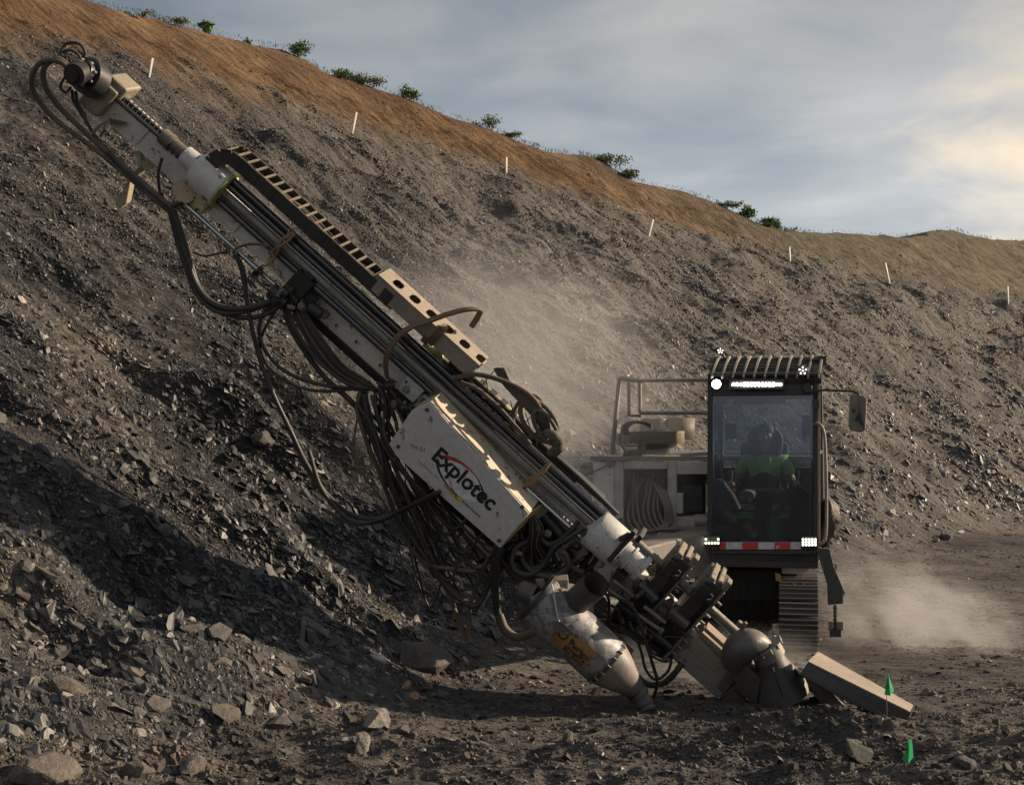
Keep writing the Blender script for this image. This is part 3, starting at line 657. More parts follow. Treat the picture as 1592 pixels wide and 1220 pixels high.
# lettering, laid on the panel
TA = (bp(757,789)-bp(672,713)).normalized(); TN = TA.cross(FF)*-1
if TN.z < 0: TN = -TN
def text_obj(txt, org, xdir, ydir, zdir, size, mat, name, parent, bold=0.0, width=None, space=1.0, thick=0.0008):
    cu = bpy.data.curves.new('t', 'FONT'); cu.body = txt; cu.size = size; cu.extrude = thick; cu.offset = bold; cu.resolution_u = 6; cu.space_character = space
    to = bpy.data.objects.new('t', cu); COL.objects.link(to); bpy.context.view_layer.update()
    me = bpy.data.meshes.new_from_object(to.evaluated_get(bpy.context.evaluated_depsgraph_get())); bpy.data.objects.remove(to)
    w0 = max(v.co.x for v in me.vertices)-min(v.co.x for v in me.vertices); sx_ = (width/w0) if width else 1
    for v in me.vertices: v.co = org+xdir*(v.co.x*sx_)+ydir*v.co.y+zdir*v.co.z
    me.materials.clear(); me.materials.append(mat); me.name = name
    o = bpy.data.objects.new(name, me); COL.objects.link(o)
    if parent: o.parent = parent; o.matrix_parent_inverse = world_of(parent).inverted()
    return o
def plain(name, c, r=0.6):
    m, t, b, o = newmat(name); n = N(t, 'ShaderNodeTexNoise', Scale=30.0, Detail=5.0); tc = N(t, 'ShaderNodeTexCoord'); t.links.new(tc.outputs['Object'], n.inputs['Vector'])
    v = ramp(t, [(0.3, 0.75), (0.7, 1.15)]); t.links.new(n.outputs[0], v.inputs[0]); cc = mixc(t, 1.0, c, v.outputs[0], 'MULTIPLY')
    t.links.new(cc, b.inputs['Base Color']); b.inputs['Roughness'].default_value = r; return m
INK = plain('black_vinyl', (0.012,0.011,0.012)); REDV = plain('red_vinyl', (0.38,0.045,0.035)); NAVY = plain('navy_vinyl', (0.022,0.026,0.045)); YELV = plain('yellow_vinyl', (0.45,0.42,0.03)); PALEV = plain('pale_vinyl', (0.60,0.60,0.62))
def sp_(px, py, lift): return mp(px, py, 0.30+lift)
text_obj('Explotec', sp_(669,711,0.0045), TA, TN, FF, 0.185, INK, 'lettering', sign, 0.0045, width=(bp(763,795)-bp(671,712)).length*0.985)
# ellipse emblem: pale field, red, navy and yellow swooshes
def swoosh(c, a_, b_, rot, t0, t1, w0, w1, mat, lift, n=30):
    m = MB(); V = []
    for i in range(n+1):
        u = i/n; t = R(t0+(t1-t0)*u); hw = (w0+(w1-w0)*u)*math.sin(min(1, u*8)*math.pi/2) if w0 > w1 else (w0+(w1-w0)*u)*math.sin(min(1, (1-u)*8)*math.pi/2)
        for s_ in (0, -1):
            X_ = (a_+s_*hw)*math.cos(t); Y_ = (b_+s_*hw)*math.sin(t)
            xr = X_*math.cos(R(rot))-Y_*math.sin(R(rot)); yr = X_*math.sin(R(rot))+Y_*math.cos(R(rot))
            V.append(c+TA*xr+TN*yr+FF*lift)
    top = V; bot = [v-FF*0.0006 for v in V]; k = len(V)
    fs = [(2*i, 2*i+1, 2*i+3, 2*i+2) for i in range(n)]+[(k+2*i+2, k+2*i+3, k+2*i+1, k+2*i) for i in range(n)]
    m.add(top+bot, fs); return m
ec = bp(715, 744)
m = swoosh(ec, 0.225, 0.118, -4, 0, 360, 0.22, 0.1, PALEV, 0.0012); 
m = MB(); V = [ec+TA*(0.232*math.cos(t))+TN*(0.122*math.sin(t))+FF*0.0012 for t in np.linspace(0, 2*math.pi, 49)[:-1]]; m.prism(V, -FF*0.0008); m.build('emblem_field', PALEV, sign)
m = swoosh(ec, 0.225, 0.122, -3, 168, 60, 0.048, 0.002, REDV, 0.0022); m.build('red_swoosh', REDV, sign)
m = swoosh(ec, 0.225, 0.118, -3, 182, 290, 0.034, 0.003, NAVY, 0.0024); m.v += swoosh(ec, 0.232, 0.118, -3, -12, 80, 0.036, 0.002, NAVY, 0.0024).v
k_ = len(m.v)//2; sub = swoosh(ec, 0.232, 0.118, -3, -12, 80, 0.036, 0.002, NAVY, 0.0024); m.f += [tuple(i+k_ for i in f) for f in sub.f]; m.sm += sub.sm; m.build('navy_swoosh', NAVY, sign)
m = swoosh(ec+TN*-0.02+TA*0.03, 0.215, 0.135, -3, 300, 262, 0.04, 0.002, YELV, 0.0026); m.build('yellow_swoosh', YELV, sign)
m = MB(); ribbon(m, [ec+TA*-0.10+TN*-0.03+FF*0.003, ec+TA*0.0+TN*-0.10+FF*0.003, ec+TA*0.10+TN*-0.152+FF*0.003], 0.003, 0.0006, (TN*0.8+TA*0.6).normalized()); m.build('red_line', REDV, sign)
text_obj('Tecnologia em', sp_(648,716,0.0015), TA, TN, FF, 0.034, plain('faded_red_vinyl', (0.40,0.22,0.20)), 'tagline', sign)
text_obj('Consulte especialistas Explotec', sp_(689,754,0.0015), TA, TN, FF, 0.036, INK, 'tagline', sign, width=(bp(745,806)-bp(689,754)).length)
text_obj('TM 01', sp_(636,696,0.0015), (TA+TN*0.55).normalized(), (TN-TA*0.55).normalized(), FF, 0.05, plain('pencil_grey', (0.16,0.14,0.13)), 'marker_scrawl', sign)
m = MB(); m.cyl(mp(773,797,0.30), mp(773,797,0.303), 0.008, n=10); m.cyl(mp(768,782,0.30), mp(768,782,0.303), 0.005, n=10); m.build('small_dot', INK, sign)
# ---- lower rotation hood, seals and break-out clamps
m = MB(); A = qr(1026, 36, 0.04); B = qr(1082, 36, 0.04)
m.tube([A, A, A+AX*0.02, B-AX*0.01, B, B], [0.06, 0.145, 0.155, 0.155, 0.148, 0.06], 32, False)
lh = part(m, 'lower_hood', W_CHIP)
m = MB(); mcyl(m, 1078, 1088, 36, 0.12, 0.04); mcyl(m, 1086, 1124, 38, 0.10, 0.04, 0.095); mcyl(m, 1098, 1102, 38, 0.112, 0.04); mcyl(m, 1120, 1128, 38, 0.115, 0.04)
part(m, 'seal_housing', W_CHIP, 0.004, lh)
m = MB(); mbox(m, 1062, 1088, 22, 30, 0.10, 0.17); mbox(m, 1076, 1084, 10, 72, 0.14, 0.20); mbox(m, 1088, 1096, 62, 74, 0.0, 0.16); mbox(m, 1100, 1118, -4, 10, 0.0, 0.14)
m.cyl(qr(1070, 48, 0.19), qr(1076, 64, 0.19), 0.02, n=10)
part(m, 'seal_clamp', BLACK, 0.006, lh)
TANM = worn('dusty_tan_steel', (0.15,0.125,0.095), 0.55, 0.15, 0.6, 0.45, dustcol=(0.24,0.19,0.135), topdust=0.6)
m = MB(); m.prism([mp(950,888,0.1), mp(976,905,0.12), mp(958,930,0.12), mp(944,926,0.1)], -FF*0.02); m.prism([mp(981,900,0.14), mp(977,906,0.15), mp(955,933,0.15), mp(958,926,0.14)], -FF*0.01)
m.prism([mp(1004,884,0.1), mp(1020,878,0.1), mp(1020,893,0.1), mp(1010,896,0.1)], -FF*0.06)
part(m, 'shield_plate', TANM, 0.004)
def clamp(q0, q1, r0, r1, f):
    root = MB(); mbox(root, q0, q1, r0, r1, -0.16, f-0.03); mbox(root, q0+3, q1-12, r0+50, r1-8, f-0.03, f+0.05)
    mbox(root, q0+14, q1-4, r1-34, r1-2, f-0.03, f+0.07); mbox(root, q0+4, q0+22, r1-40, r1-14, f+0.05, f+0.08)
    o = part(root, 'breakout_clamp', BLACK, 0.01)
    m = MB(); mbox(m, q1-3, q1+1, r0-6, r1-4, -0.12, f+0.02); mbox(m, q1+1, q1+4, r0+20, r0+60, -0.08, f-0.01)
    for r in np.arange(r0+4, r1-10, 13): m.cyl(qr(q1+1, r, f-0.01), qr(q1+9, r, f-0.01), 0.014, n=6); 
    m.build('clamp_plate', GREYM, o, 0.003)
    m = MB(); mbox(m, q1-20, q1-12, r1-10, r1+6, -0.1, f+0.03); mbox(m, q1-9, q1+0, r1-26, r1+14, f-0.02, f+0.06); mbox(m, q1-33, q1-23, r1-16, r1+3, -0.1, f+0.03)
    m.build('jaw_bar', TANM, o, 0.008)
    m = MB()
    for i, dq in enumerate((-44, -36, -28)): m.cyl(qr(q1+dq, r0+62, f+0.02), qr(q1+dq, r0+62, f+0.02)+AX*0.028, 0.075-0.008*i, n=20)
    m.cyl(qr(q1-46, r0+62, f+0.05), qr(q1-10, r0+62, f+0.05), 0.045, n=16)
    m.build('jaw_cylinder', worn('jaw_cylinder_steel', (0.06,0.06,0.062), 0.35, 0.6, 0.3), o, 0.003)
    m = MB(); c_ = qr(q0+24, r1-22, f+0.085); m.tube(catmull([c_+NUP*0.02, c_+NN*0.02+AX*0.02, c_+AX*0.03-NN*0.01, c_+AX*0.01-NN*0.03], 4), 0.006, 6); m.build('lifting_ring', CHROME, o)
    m = MB(); mbox(m, q0-8, q1-6, r0-2, r0+22, -0.1, f-0.03); m.cyl(qr(q0-12,r0+20,f), qr(q1-6,r0+20,f), 0.035, n=14); m.build('clamp_foot', BLACK, o, 0.006)
    m = MB(); m.cyl(qr(q0-40, r0+40, f+0.06), qr(q0+2, r0+44, f+0.06), 0.016, n=10); m.cyl(qr(q0-40, r0+24, f+0.06), qr(q0+2, r0+30, f+0.06), 0.016, n=10); m.cyl(qr(q0+2, r0+30, f+0.06), qr(q0+8, r0+31, f+0.06), 0.024, n=6); m.build('clamp_fitting', GREYM, o)
    m = MB()
    for (dq, r) in ((q1+3, r0+36), (q1+4, r0+70)): 
        m.prism([qr(dq, r, f-0.03), qr(dq+6, r+10, f-0.03), qr(dq+12, r+4, f-0.03), qr(dq+7, r-8, f-0.03)], -FF*0.05)
    m.build('chipped_lug', TANM, o, 0.003)
clamp(1146, 1184, -46, 92, 0.08)
clamp(1208, 1247, -44, 98, 0.12)
# ---- clamping foot at the collar
m = MB(); mbox(m, 1335, 1352, -22, 44, -0.14, 0.12); mbox(m, 1352, 1372, -30, 30, -0.12, 0.10); mbox(m, 1338, 1349, 36, 70, 0.0, 0.09)
part(m, 'foot_plate', worn('muddy_foot_plate', (0.07,0.06,0.05), 0.7, 0.2, 0.6), 0.01)
m = MB(); m.prism([mp(1137,1047,0.16), mp(1151,1030,0.16), mp(1182,1058,0.14), mp(1176,1098,0.14), mp(1150,1078,0.16)], -FF*0.10); mbox(m, 1358, 1385, -40, -8, 0, 0.13)
part(m, 'toe_bracket', worn('rusty_toe', (0.06,0.045,0.035), 0.8, 0.1, 0.5, dustcol=(0.12,0.095,0.075)), 0.008)
# ---- dust suction elbow and skirt round the borehole
E0 = mp(1162, 1004, 0.02)
m = MB(); P = catmull([mp(1140,1034,0.10), mp(1147,1012,0.11), mp(1162,1001,0.10), mp(1180,1003,0.06), mp(1194,1018,0.02)], 5)
n_ = len(P); m.tube(P, [0.085+0.038*math.sin(math.pi*min(1, i/(n_-1)*1.25)) for i in range(n_)], 28); elbow = part(m, 'dust_elbow', worn('polished_dull_elbow', (0.085,0.083,0.082), 0.42, 0.35, 0.6, 0.35, (0.24,0.24,0.24), 9.0, 0.3, dustcol=(0.17,0.145,0.12), topdust=0.45))
m = MB(); a = mp(1190,1008,0.03); b = mp(1198,1022,0.03); m.cyl(a, b, 0.122, 0.118, 28); m.cyl(mp(1188,1004,0.04), mp(1190,1008,0.04), 0.128, 0.128, 28); part(m, 'band_clamp', GREYM, 0.003, elbow)
m = MB(); m.cyl(mp(1148,972,0.1), mp(1152,966,0.1), 0.02, n=8); m.prism([mp(1150,978,0.1), mp(1158,967,0.1), mp(1162,970,0.1), mp(1155,981,0.1)], -FF*0.02); part(m, 'clip', TANM, 0, elbow)
tip0 = mp(1192,1014,0.03); tip1 = at(1216,1074,9.66)
m = MB(); d_ = (tip1-tip0); m.tube([tip0, tip0+d_*0.25, tip0+d_*0.62, tip0+d_*1.0], [0.108, 0.118, 0.165, 0.225], 30); part(m, 'dust_skirt', DULL)
m = MB(); m.prism([at(1236,1042,9.55), at(1243,1036,9.6), at(1420,1118,9.2), at(1410,1126,9.1)], Vector((0,0.02,-0.02))); part(m, 'skirt_flap', BLACK)
for k in range(7):
    a_ = 2*math.pi*k/12-0.6; ax_ = (mp(1198,1022,0.03)-mp(1190,1008,0.03)).normalized(); u_ = ax_.cross(Vector((0,1,0))).normalized(); w_ = ax_.cross(u_)
    if w_.y > 0: w_ = -w_
    p_ = mp(1189,1006,0.035)+(u_*math.cos(a_)+w_*math.sin(a_))*0.132; m = MB(); m.cyl(p_-ax_*0.018, p_+ax_*0.02, 0.009, n=6); part(m, 'flange_bolt', GREYM, 0, elbow)
m = MB(); m.tube([tip0+d_*0.30+Vector((-.02,-.14,.0)), tip0+d_*0.6+Vector((-.03,-.175,.0)), tip0+d_*0.96+Vector((-.04,-.215,.0))], 0.005, 6); part(m, 'skirt_seam', BLACK, 0, elbow)
# ---- wedge shaped discharge chute lying towards the right
c0, c1, c2, c3 = at(1256,1027,9.28), at(1414,1105,8.98), at(1420,1095,9.18), at(1272,1012,9.60)
m = MB(); m.prism([c0, c1, c2, c3], Vector((0,0,-0.012))); chute = part(m, 'discharge_chute', worn('dusty_chute_top', (0.17,0.145,0.12), 0.7, 0, 0.6, 0.35, (0.09,0.07,0.055), 6.0, dustcol=(0.33,0.27,0.205), topdust=0.55), 0.003)
m = MB(); e0, e1 = at(1243,1048,9.28), at(1403,1127,8.99); b0, b1 = at(1256,1027,9.28)-Vector((0,0,.0125)), at(1414,1105,8.98)-Vector((0,0,.0125))
m.prism([b0, b1, e1, e0], Vector((0.004,0.014,0))); m.prism([e0, e1, e1+Vector((0.03,0.20,0.0)), e0+Vector((0.03,0.30,0.0))], Vector((0,0,-0.01)))
m.prism([at(1415,1106,8.98), at(1421,1096,9.18), at(1409,1124,9.2), at(1404,1127,8.99)], Vector((0.01,0,0)))
part(m, 'chute_side', worn('shaded_chute_side', (0.045,0.041,0.038), 0.55, 0.1, 0.5, 0.2, dustcol=(0.085,0.07,0.056), topdust=0.2), 0.002, chute)  # painted darker than the top: the side's shade is in its colour
m = MB(); m.tube([at(1243,1047,9.27), at(1320,1090,9.12), at(1402,1127,8.98)], 0.008, 8); m.cyl(at(1264,1018,9.42), at(1264,1018,9.42)+Vector((0,0,0.008)), 0.014, n=10); part(m, 'chute_hem', BLACK, 0, chute)
m = MB(); m.prism([at(1240,1052,9.6), at(1252,1046,9.6), at(1345,1122,9.35), at(1300,1118,9.45)], Vector((0.02,0.25,0))); m.prism([at(1262,1056,9.5), at(1278,1056,9.5), at(1330,1118,9.4), at(1306,1118,9.4)], Vector((0,0.04,0)))
part(m, 'chute_brace', worn('brown_brace', (0.06,0.048,0.038), 0.8, 0, 0.6), 0.004, chute)

# ---- dust pre-separator drum hung in front of the mast
DY = 9.28; D0 = at(834,929,DY); D1 = at(943,1029,DY); D2 = at(988,1072,DY+0.08); dv = (D1-D0).normalized(); RD = 0.19
m = MB(); m.tube([D0, D0, D0+dv*0.02, D1, D1+dv*0.006], [0.05, RD*0.97, RD, RD, RD*0.97], 40, False); drum = part(m, 'separator_drum', DRUMM)
m = MB(); m.tube([D1-dv*0.004, D1+dv*0.10, D2], [RD*1.005, RD*0.80, 0.072], 36); part(m, 'drum_cone', worn('dusty_cone', (0.13,0.125,0.125), 0.5, 0.3, 0.8, 0.15, dustcol=(0.24,0.19,0.145), topdust=0.6), 0, drum)
m = MB(); m.tube([D0-dv*0.012, D0+dv*0.02], [RD*1.05]*2, 40); part(m, 'drum_rim', BLACK, 0.002, drum)
m = MB(); m.tube([D1-dv*0.012, D1+dv*0.012], [RD*1.015]*2, 40); m.cyl(D2-dv*0.015, D2+dv*0.02, 0.082, n=24); part(m, 'cone_band', BLACK, 0.002, drum)
m = MB(); m.prism([at(962,985,DY), at(986,1010,DY), at(979,1022,DY), at(966,1012,DY)], Vector((0,0.03,0)))
part(m, 'drum_bracket', BLACK, 0.002, drum)
m = MB(); m.tube(catmull([at(826,928,DY+0.1), at(815,918,DY+0.12), at(803,912,DY+0.12), at(796,914,DY+0.10)], 4), [0.072]*9+[0.071,0.068,0.06,0.03], 22) if False else m.tube(catmull([at(832,926,DY+0.08), at(818,920,DY+0.1), at(804,915,DY+0.1)], 4), [0.082,0.080,0.078,0.077,0.076,0.075,0.074,0.066,0.045], 22)
part(m, 'inlet_stub', DULL, 0, drum)
pa, pb = at(890,940,DY-0.02), at(927,907,DY-0.28)
m = MB(); m.tube([pa, pb], [0.098, 0.098], 28, False); m.tube([pb, pa], [0.090, 0.090], 28, False); part(m, 'outlet_pipe', DULL, 0, drum)
m = MB(); d_ = (pb-pa).normalized(); m.cyl(pa-d_*0.01, pa+d_*0.008, 0.175, 0.17, 30); m.cyl(pa-d_*0.16, pa, 0.13, 0.165, 30); part(m, 'outlet_flange', DULL, 0.003, drum)
m = MB(); m.cyl(pa+d_*0.02, pa+d_*0.03, 0.089, n=24); part(m, 'outlet_dark', INSD, 0, drum)
m = MB(); m.prism([at(858,902,DY-0.02), at(884,901,DY-0.02), at(884,915,DY-0.1), at(866,916,DY-0.12), at(848,920,DY-0.06)], Vector((0.0,0.12,0.03))); m.prism([at(832,900,DY+0.1), at(846,900,DY+0.1), at(852,918,DY+0.1), at(838,915,DY+0.1)], Vector((0,0.05,0)))
part(m, 'drum_lug', TANM, 0.006, drum)
m = MB(); m.tube(catmull([at(858,908,DY-0.16), at(862,930,DY-0.2), at(868,962,DY-0.2), at(878,972,DY-0.2), at(900,962,DY-0.2)], 5), 0.006, 8); part(m, 'weld_bead', W_CHIP, 0, drum)
m = MB(); m.prism([at(862,972,DY-0.2), at(872,965,DY-0.21), at(894,985,DY-0.205), at(880,986,DY-0.205), at(864,982,DY-0.2), at(856,990,DY-0.19)], Vector((0,0.01,0))); part(m, 'torn_flap', DULL, 0.001, drum)
# rubber boot at the tip
m = MB(); P = catmull([D2+dv*0.01, at(996,1083,DY+0.08), at(1004,1096,DY+0.08), at(1008,1106,DY+0.06)], 4); m.tube(P, [0.076,0.078,0.08,0.072,0.066,0.062,0.068,0.07,0.06,0.055,0.066,0.062,0.05][:len(P)], 14)
boot = part(m, 'rubber_boot', worn('grey_rubber_boot', (0.075,0.072,0.07), 0.7, 0, 0.5, dustcol=(0.13,0.11,0.09)), 0, drum)
for k in range(7):
    a_ = -1.1+k*0.36; za0 = (Vector((0,-1,0))-dv*Vector((0,-1,0)).dot(dv)).normalized(); ya0 = dv.cross(za0); p_ = D1+(za0*math.cos(a_)+ya0*math.sin(a_))*RD*1.02; m = MB(); m.cyl(p_-dv*0.016, p_+dv*0.018, 0.008, n=6); part(m, 'band_bolt', GREYM, 0, drum)
# drum sticker wrapped on the curve
xa = dv; ref = Vector((0,-1,0)); za = (ref-xa*ref.dot(xa)).normalized(); ya = xa.cross(za); 
if ya.z > 0: ya = -ya                                         # ya points down-left
def wrap(u, v, lift):                                         # u along the drum, v round it (metres from the side facing us)
    a = v/RD; return D0+xa*u+(za*math.cos(a)+ya*math.sin(a))*(RD+lift)
m = MB(); nu, nv = 8, 10; V = [wrap(0.245+0.325*i/nu, -0.015+0.17*j/nv, 0.0022) for i in range(nu+1) for j in range(nv+1)]
m.add(V, [(i*(nv+1)+j, i*(nv+1)+j+1, (i+1)*(nv+1)+j+1, (i+1)*(nv+1)+j) for i in range(nu) for j in range(nv)], True)
stk = part(m, 'warning_sticker', worn('faded_amber_sticker', (0.24,0.12,0.03), 0.5, 0, 0.45, 0.5, (0.06,0.035,0.02), 14.0, dustcol=(0.16,0.10,0.05), topdust=0.0), 0, drum)
def wrap_text(txt, u0, v0, size, along, mat, name, wd=None):
    cu = bpy.data.curves.new('t', 'FONT'); cu.body = txt; cu.size = size; cu.offset = 0.0016; cu.resolution_u = 5
    to = bpy.data.objects.new('t', cu); COL.objects.link(to); bpy.context.view_layer.update()
    me = bpy.data.meshes.new_from_object(to.evaluated_get(bpy.context.evaluated_depsgraph_get())); bpy.data.objects.remove(to)
    w0 = max(v.co.x for v in me.vertices); k = (wd/w0) if wd else 1
    for v in me.vertices:
        x, y = v.co.x*k, v.co.y
        v.co = wrap(u0+x, v0-y, 0.0035) if along else wrap(u0-y, v0-x, 0.0035)
    me.materials.clear(); me.materials.append(mat); me.name = name
    o = bpy.data.objects.new(name, me); COL.objects.link(o); o.parent = stk; o.matrix_parent_inverse = world_of(stk).inverted()
wrap_text('O', 0.255, 0.085, 0.105, True, INK, 'sticker_symbol')
wrap_text('o o', 0.385, 0.05, 0.05, False, INK, 'sticker_lettering')
wrap_text('Perigo', 0.365, 0.075, 0.058, True, INK, 'sticker_lettering', 0.19)
wrap_text('poeira', 0.365, 0.112, 0.048, True, INK, 'sticker_lettering', 0.185)
wrap_text('do furo', 0.365, 0.145, 0.046, True, INK, 'sticker_lettering', 0.185)

# ---- cradle, boom and brackets behind the mast
m = MB(); mbox(m, 800, 1010, -96, -16, -0.42, -0.12); mbox(m, 860, 1000, -60, 30, -0.5, -0.21); m.cyl(qr(820,-60,-0.1), qr(820,-60,0.0), 0.10, n=22); m.cyl(qr(930,-50,-0.12), qr(930,-50,0.02), 0.12, n=22); mbox(m, 940, 985, -100, -60, -0.3, 0.0)
part(m, 'mast_cradle', BLACK, 0.015)
m = MB(); m.cyl(mp(845,800,-0.02), mp(905,870,0.02), 0.055, n=16); m.cyl(mp(800,858,-0.06), mp(880,905,-0.02), 0.05, n=16); mbox(m, 905, 930, -44, -24, -0.1, 0.12); m.cyl(mp(872,838,0.06), mp(900,850,0.06), 0.03, n=12)
part(m, 'swing_cylinder', BLACK, 0.004)
m = MB(); m.prism([mp(896,858,0.08), mp(912,848,0.08), mp(914,862,0.08), mp(900,868,0.08), mp(888,880,0.06), mp(890,868,0.06)], -FF*0.03)
part(m, 'broken_bracket', TANM, 0.004)
m = MB(); ba, bb_ = at(900,900,10.35), at(1120,850,12.7); bu = Vector((0,0,1)); bd = (bb_-ba).normalized(); bsd = bd.cross(bu).normalized(); bu2 = bsd.cross(bd)
m.hexa([ba-bsd*.13-bu2*.16, bb_-bsd*.16-bu2*.22, bb_+bsd*.16-bu2*.22, ba+bsd*.13-bu2*.16, ba-bsd*.13+bu2*.16, bb_-bsd*.16+bu2*.22, bb_+bsd*.16+bu2*.22, ba+bsd*.13+bu2*.16])
m.cyl(ba-bsd*0.25, ba+bsd*0.25, 0.13, n=20)
part(m, 'boom', worn('dusty_boom', (0.10,0.092,0.085), 0.6, 0.1, 0.7, 0.3), 0.02)
m = MB(); m.cyl(at(930,940,10.4), at(1090,935,12.6), 0.06, n=16); m.cyl(at(930,940,10.4), at(1010,938,11.4), 0.085, n=16); part(m, 'boom_cylinder', BLACK, 0.004)
# support horn on the upper mast (light bracket pointing down)
m = MB(); m.prism([mp(208,236,-0.05), mp(219,232,-0.05), mp(226,262,-0.05), mp(203,282,0.0), mp(196,316,0.0), mp(186,325,0.0), mp(178,318,0.0), mp(204,272,0.0), mp(216,258,-0.02)], -FF*0.07)
m.prism([mp(217,252,-0.04), mp(232,244,-0.03), mp(247,254,-0.03), mp(226,268,-0.03)], -FF*0.06)
part(m, 'support_horn', worn('cream_bracket', (0.33,0.28,0.19), 0.6, 0, 0.5, 0.3, dustcol=(0.30,0.24,0.16)), 0.006)
m = MB(); m.prism([mp(168,184,0.05), mp(176,186,0.06), mp(196,190,0.04), mp(192,194,0.04), mp(172,194,0.05)], -FF*0.02); m.tube(catmull([mp(168,188,0.08), mp(152,198,0.14), mp(143,212,0.15), mp(148,218,0.1)],4), 0.013, 8); m.tube(catmull([mp(165,190,0.08), mp(163,200,0.12), mp(156,212,0.12)],4), 0.012, 8)
part(m, 'hose_hanger', TANM, 0.002)

# ---- hoses --------------------------------------------------------------
def hose(pts, r, f=0.12, mat=None, k=6, mast=True):
    P = [mp(p[0], p[1], p[2] if len(p) > 2 else f) if mast else at(*p) for p in pts]
    m = MB(); m.tube(catmull(P, k), r, 10 if r > 0.012 else 8); return part(m, 'hydraulic_hose', mat or RUBBER)
# around the head
hose([(128,122,.2),(112,106,.26),(88,92,.28),(68,108,.28),(72,138,.24),(92,166,.2),(118,192,.18),(150,222,.16),(200,265,.15),(240,300,.15),(266,322,.13)], 0.021, mat=RUBBERD)
hose([(116,122,.32),(96,98,.3),(66,96,.3),(50,118,.3),(54,146,.26),(78,178,.22),(112,206,.2),(150,234,.18),(196,272,.16),(236,306,.15),(264,330,.13)], 0.020, mat=RUBBERD)
hose([(130,103,.12),(122,86,.1),(108,78,.1),(95,84,.1),(95,90,.14),(104,97,.2)], 0.011)
hose([(128,92,.05),(132,80,.05),(122,68,.05),(104,68,.07),(95,80,.1),(97,88,.12)], 0.012)
hose([(108,112,.3),(98,125,.3),(94,136,.3),(102,144,.28),(110,136,.24)], 0.010)
hose([(112,140,.15),(114,156,.14),(124,174,.14),(140,198,.14)], 0.012)
hose([(118,142,.13),(120,158,.13),(130,178,.13),(144,206,.14),(170,238,.14),(205,275,.14),(245,310,.14),(266,328,.13)], 0.012)
hose([(168,236,.17),(190,262,.17),(222,292,.16),(262,326,.14)], 0.014)
# down the left, long loops
hose([(266,322,.13),(278,360,.13),(290,400,.14),(304,440,.15),(326,468,.16),(358,480,.16),(400,476,.14),(436,462,.10)], 0.026)
hose([(270,326,.12),(284,366,.12),(296,408,.13),(312,452,.14),(340,482,.14),(380,494,.14),(414,488,.12),(442,470,.08)], 0.020)
hose([(264,330,.15),(276,376,.15),(290,420,.16),(308,460,.17),(336,484,.18),(372,486,.16),(412,474,.12),(438,458,.1)], 0.018)
hose([(366,396,.1),(376,420,.1),(384,470,.14),(394,520,.16),(408,570,.18),(428,620,.2),(452,670,.2),(476,720,.2),(510,770,.2),(548,800,.18),(590,806,.14),(640,786,.1)], 0.018)
hose([(368,396,.1),(380,424,.1),(386,474,.12),(398,530,.13),(416,590,.15),(442,650,.16),(470,715,.16),(500,765,.16),(540,806,.16)], 0.013)
hose([(436,468,.1),(410,486,.12),(403,520,.14),(420,556,.14),(452,582,.13),(500,598,.12),(548,604,.10),(572,608,.08)], 0.015)
hose([(430,480,.1),(412,510,.12),(404,540,.13),(420,574,.14),(460,600,.13),(506,608,.12),(556,604,.1)], 0.012)
hose([(300,392,.1),(318,398,.12),(340,394,.12),(358,390,.1)], 0.008)
hose([(420,384,.1),(405,380,.1),(385,380,.12),(368,386,.12),(362,394,.12)], 0.010, mat=RUSTY)
hose([(252,246,.06),(246,270,.08),(249,300,.08),(258,320,.1)], 0.012)
hose([(250,300,.1),(254,318,.1),(268,320,.12),(284,314,.1)], 0.02)
# thin bundle from the clamp down past the beam
for j in range(7):
    a_ = j*3.0
    hose([(452+a_,470,.06),(462+a_,500-j,.1),(484+a_,540-j*2,.12),(516+a_,580-j*2,.1),(556+a_*0.6,602-j*2,.08),(582+a_*0.3,606,.06)], 0.007 if j % 2 else 0.011, mat=RUBBERD if j in (2,5) else RUBBER)
hose([(458,462,.1),(450,490,.12),(470,530,.14),(500,566,.14),(540,596,.12),(572,604,.1)], 0.016)
hose([(442,470,.06),(448,500,.08),(470,540,.1),(504,586,.1),(540,618,.08),(560,640,.06)], 0.022)
# the fan of hoses from the bulkhead (575,605) down to the bottom of the box
rr2 = random.Random(5)
ends = [(690,900),(705,930),(722,985),(750,930),(765,900),(728,880),(770,880),(690,870)]
for j, (ex, ey) in enumerate(ends):
    sx_, sy_ = 566+rr2.uniform(-8,34), 596+rr2.uniform(-6,16)
    mx_, my_ = sx_+(ex-sx_)*0.33+rr2.uniform(-20,4), sy_+(ey-sy_)*0.36
    nx_, ny_ = sx_+(ex-sx_)*0.66+rr2.uniform(-26,14), sy_+(ey-sy_)*0.70
    f_ = rr2.uniform(-0.02, 0.22)
    hose([(sx_,sy_,.05),(sx_+rr2.uniform(-6,4),sy_+40,f_),(mx_,my_,f_),(nx_,ny_,f_),(ex,ey,f_)], rr2.choice([0.010,0.012,0.015,0.019]), mat=RUBBERD if j % 4 == 1 else RUBBER)
hose([(560,608,.1),(556,640,.12),(572,690,.14),(600,760,.16),(625,830,.18),(660,875,.2),(700,884,.2),(740,888,.16)], 0.017, mat=RUBBERD)
hose([(566,612,.1),(580,680,.12),(612,760,.14),(650,850,.16),(690,905,.2),(722,935,.22),(742,940,.2),(756,920,.16),(768,880,.12)], 0.027)
hose([(578,614,.08),(600,690,.1),(640,790,.12),(672,868,.14),(700,930,.16),(722,988,.18),(728,984,.18),(730,950,.16),(748,890,.12),(770,858,.1)], 0.018, mat=RUBBERD)
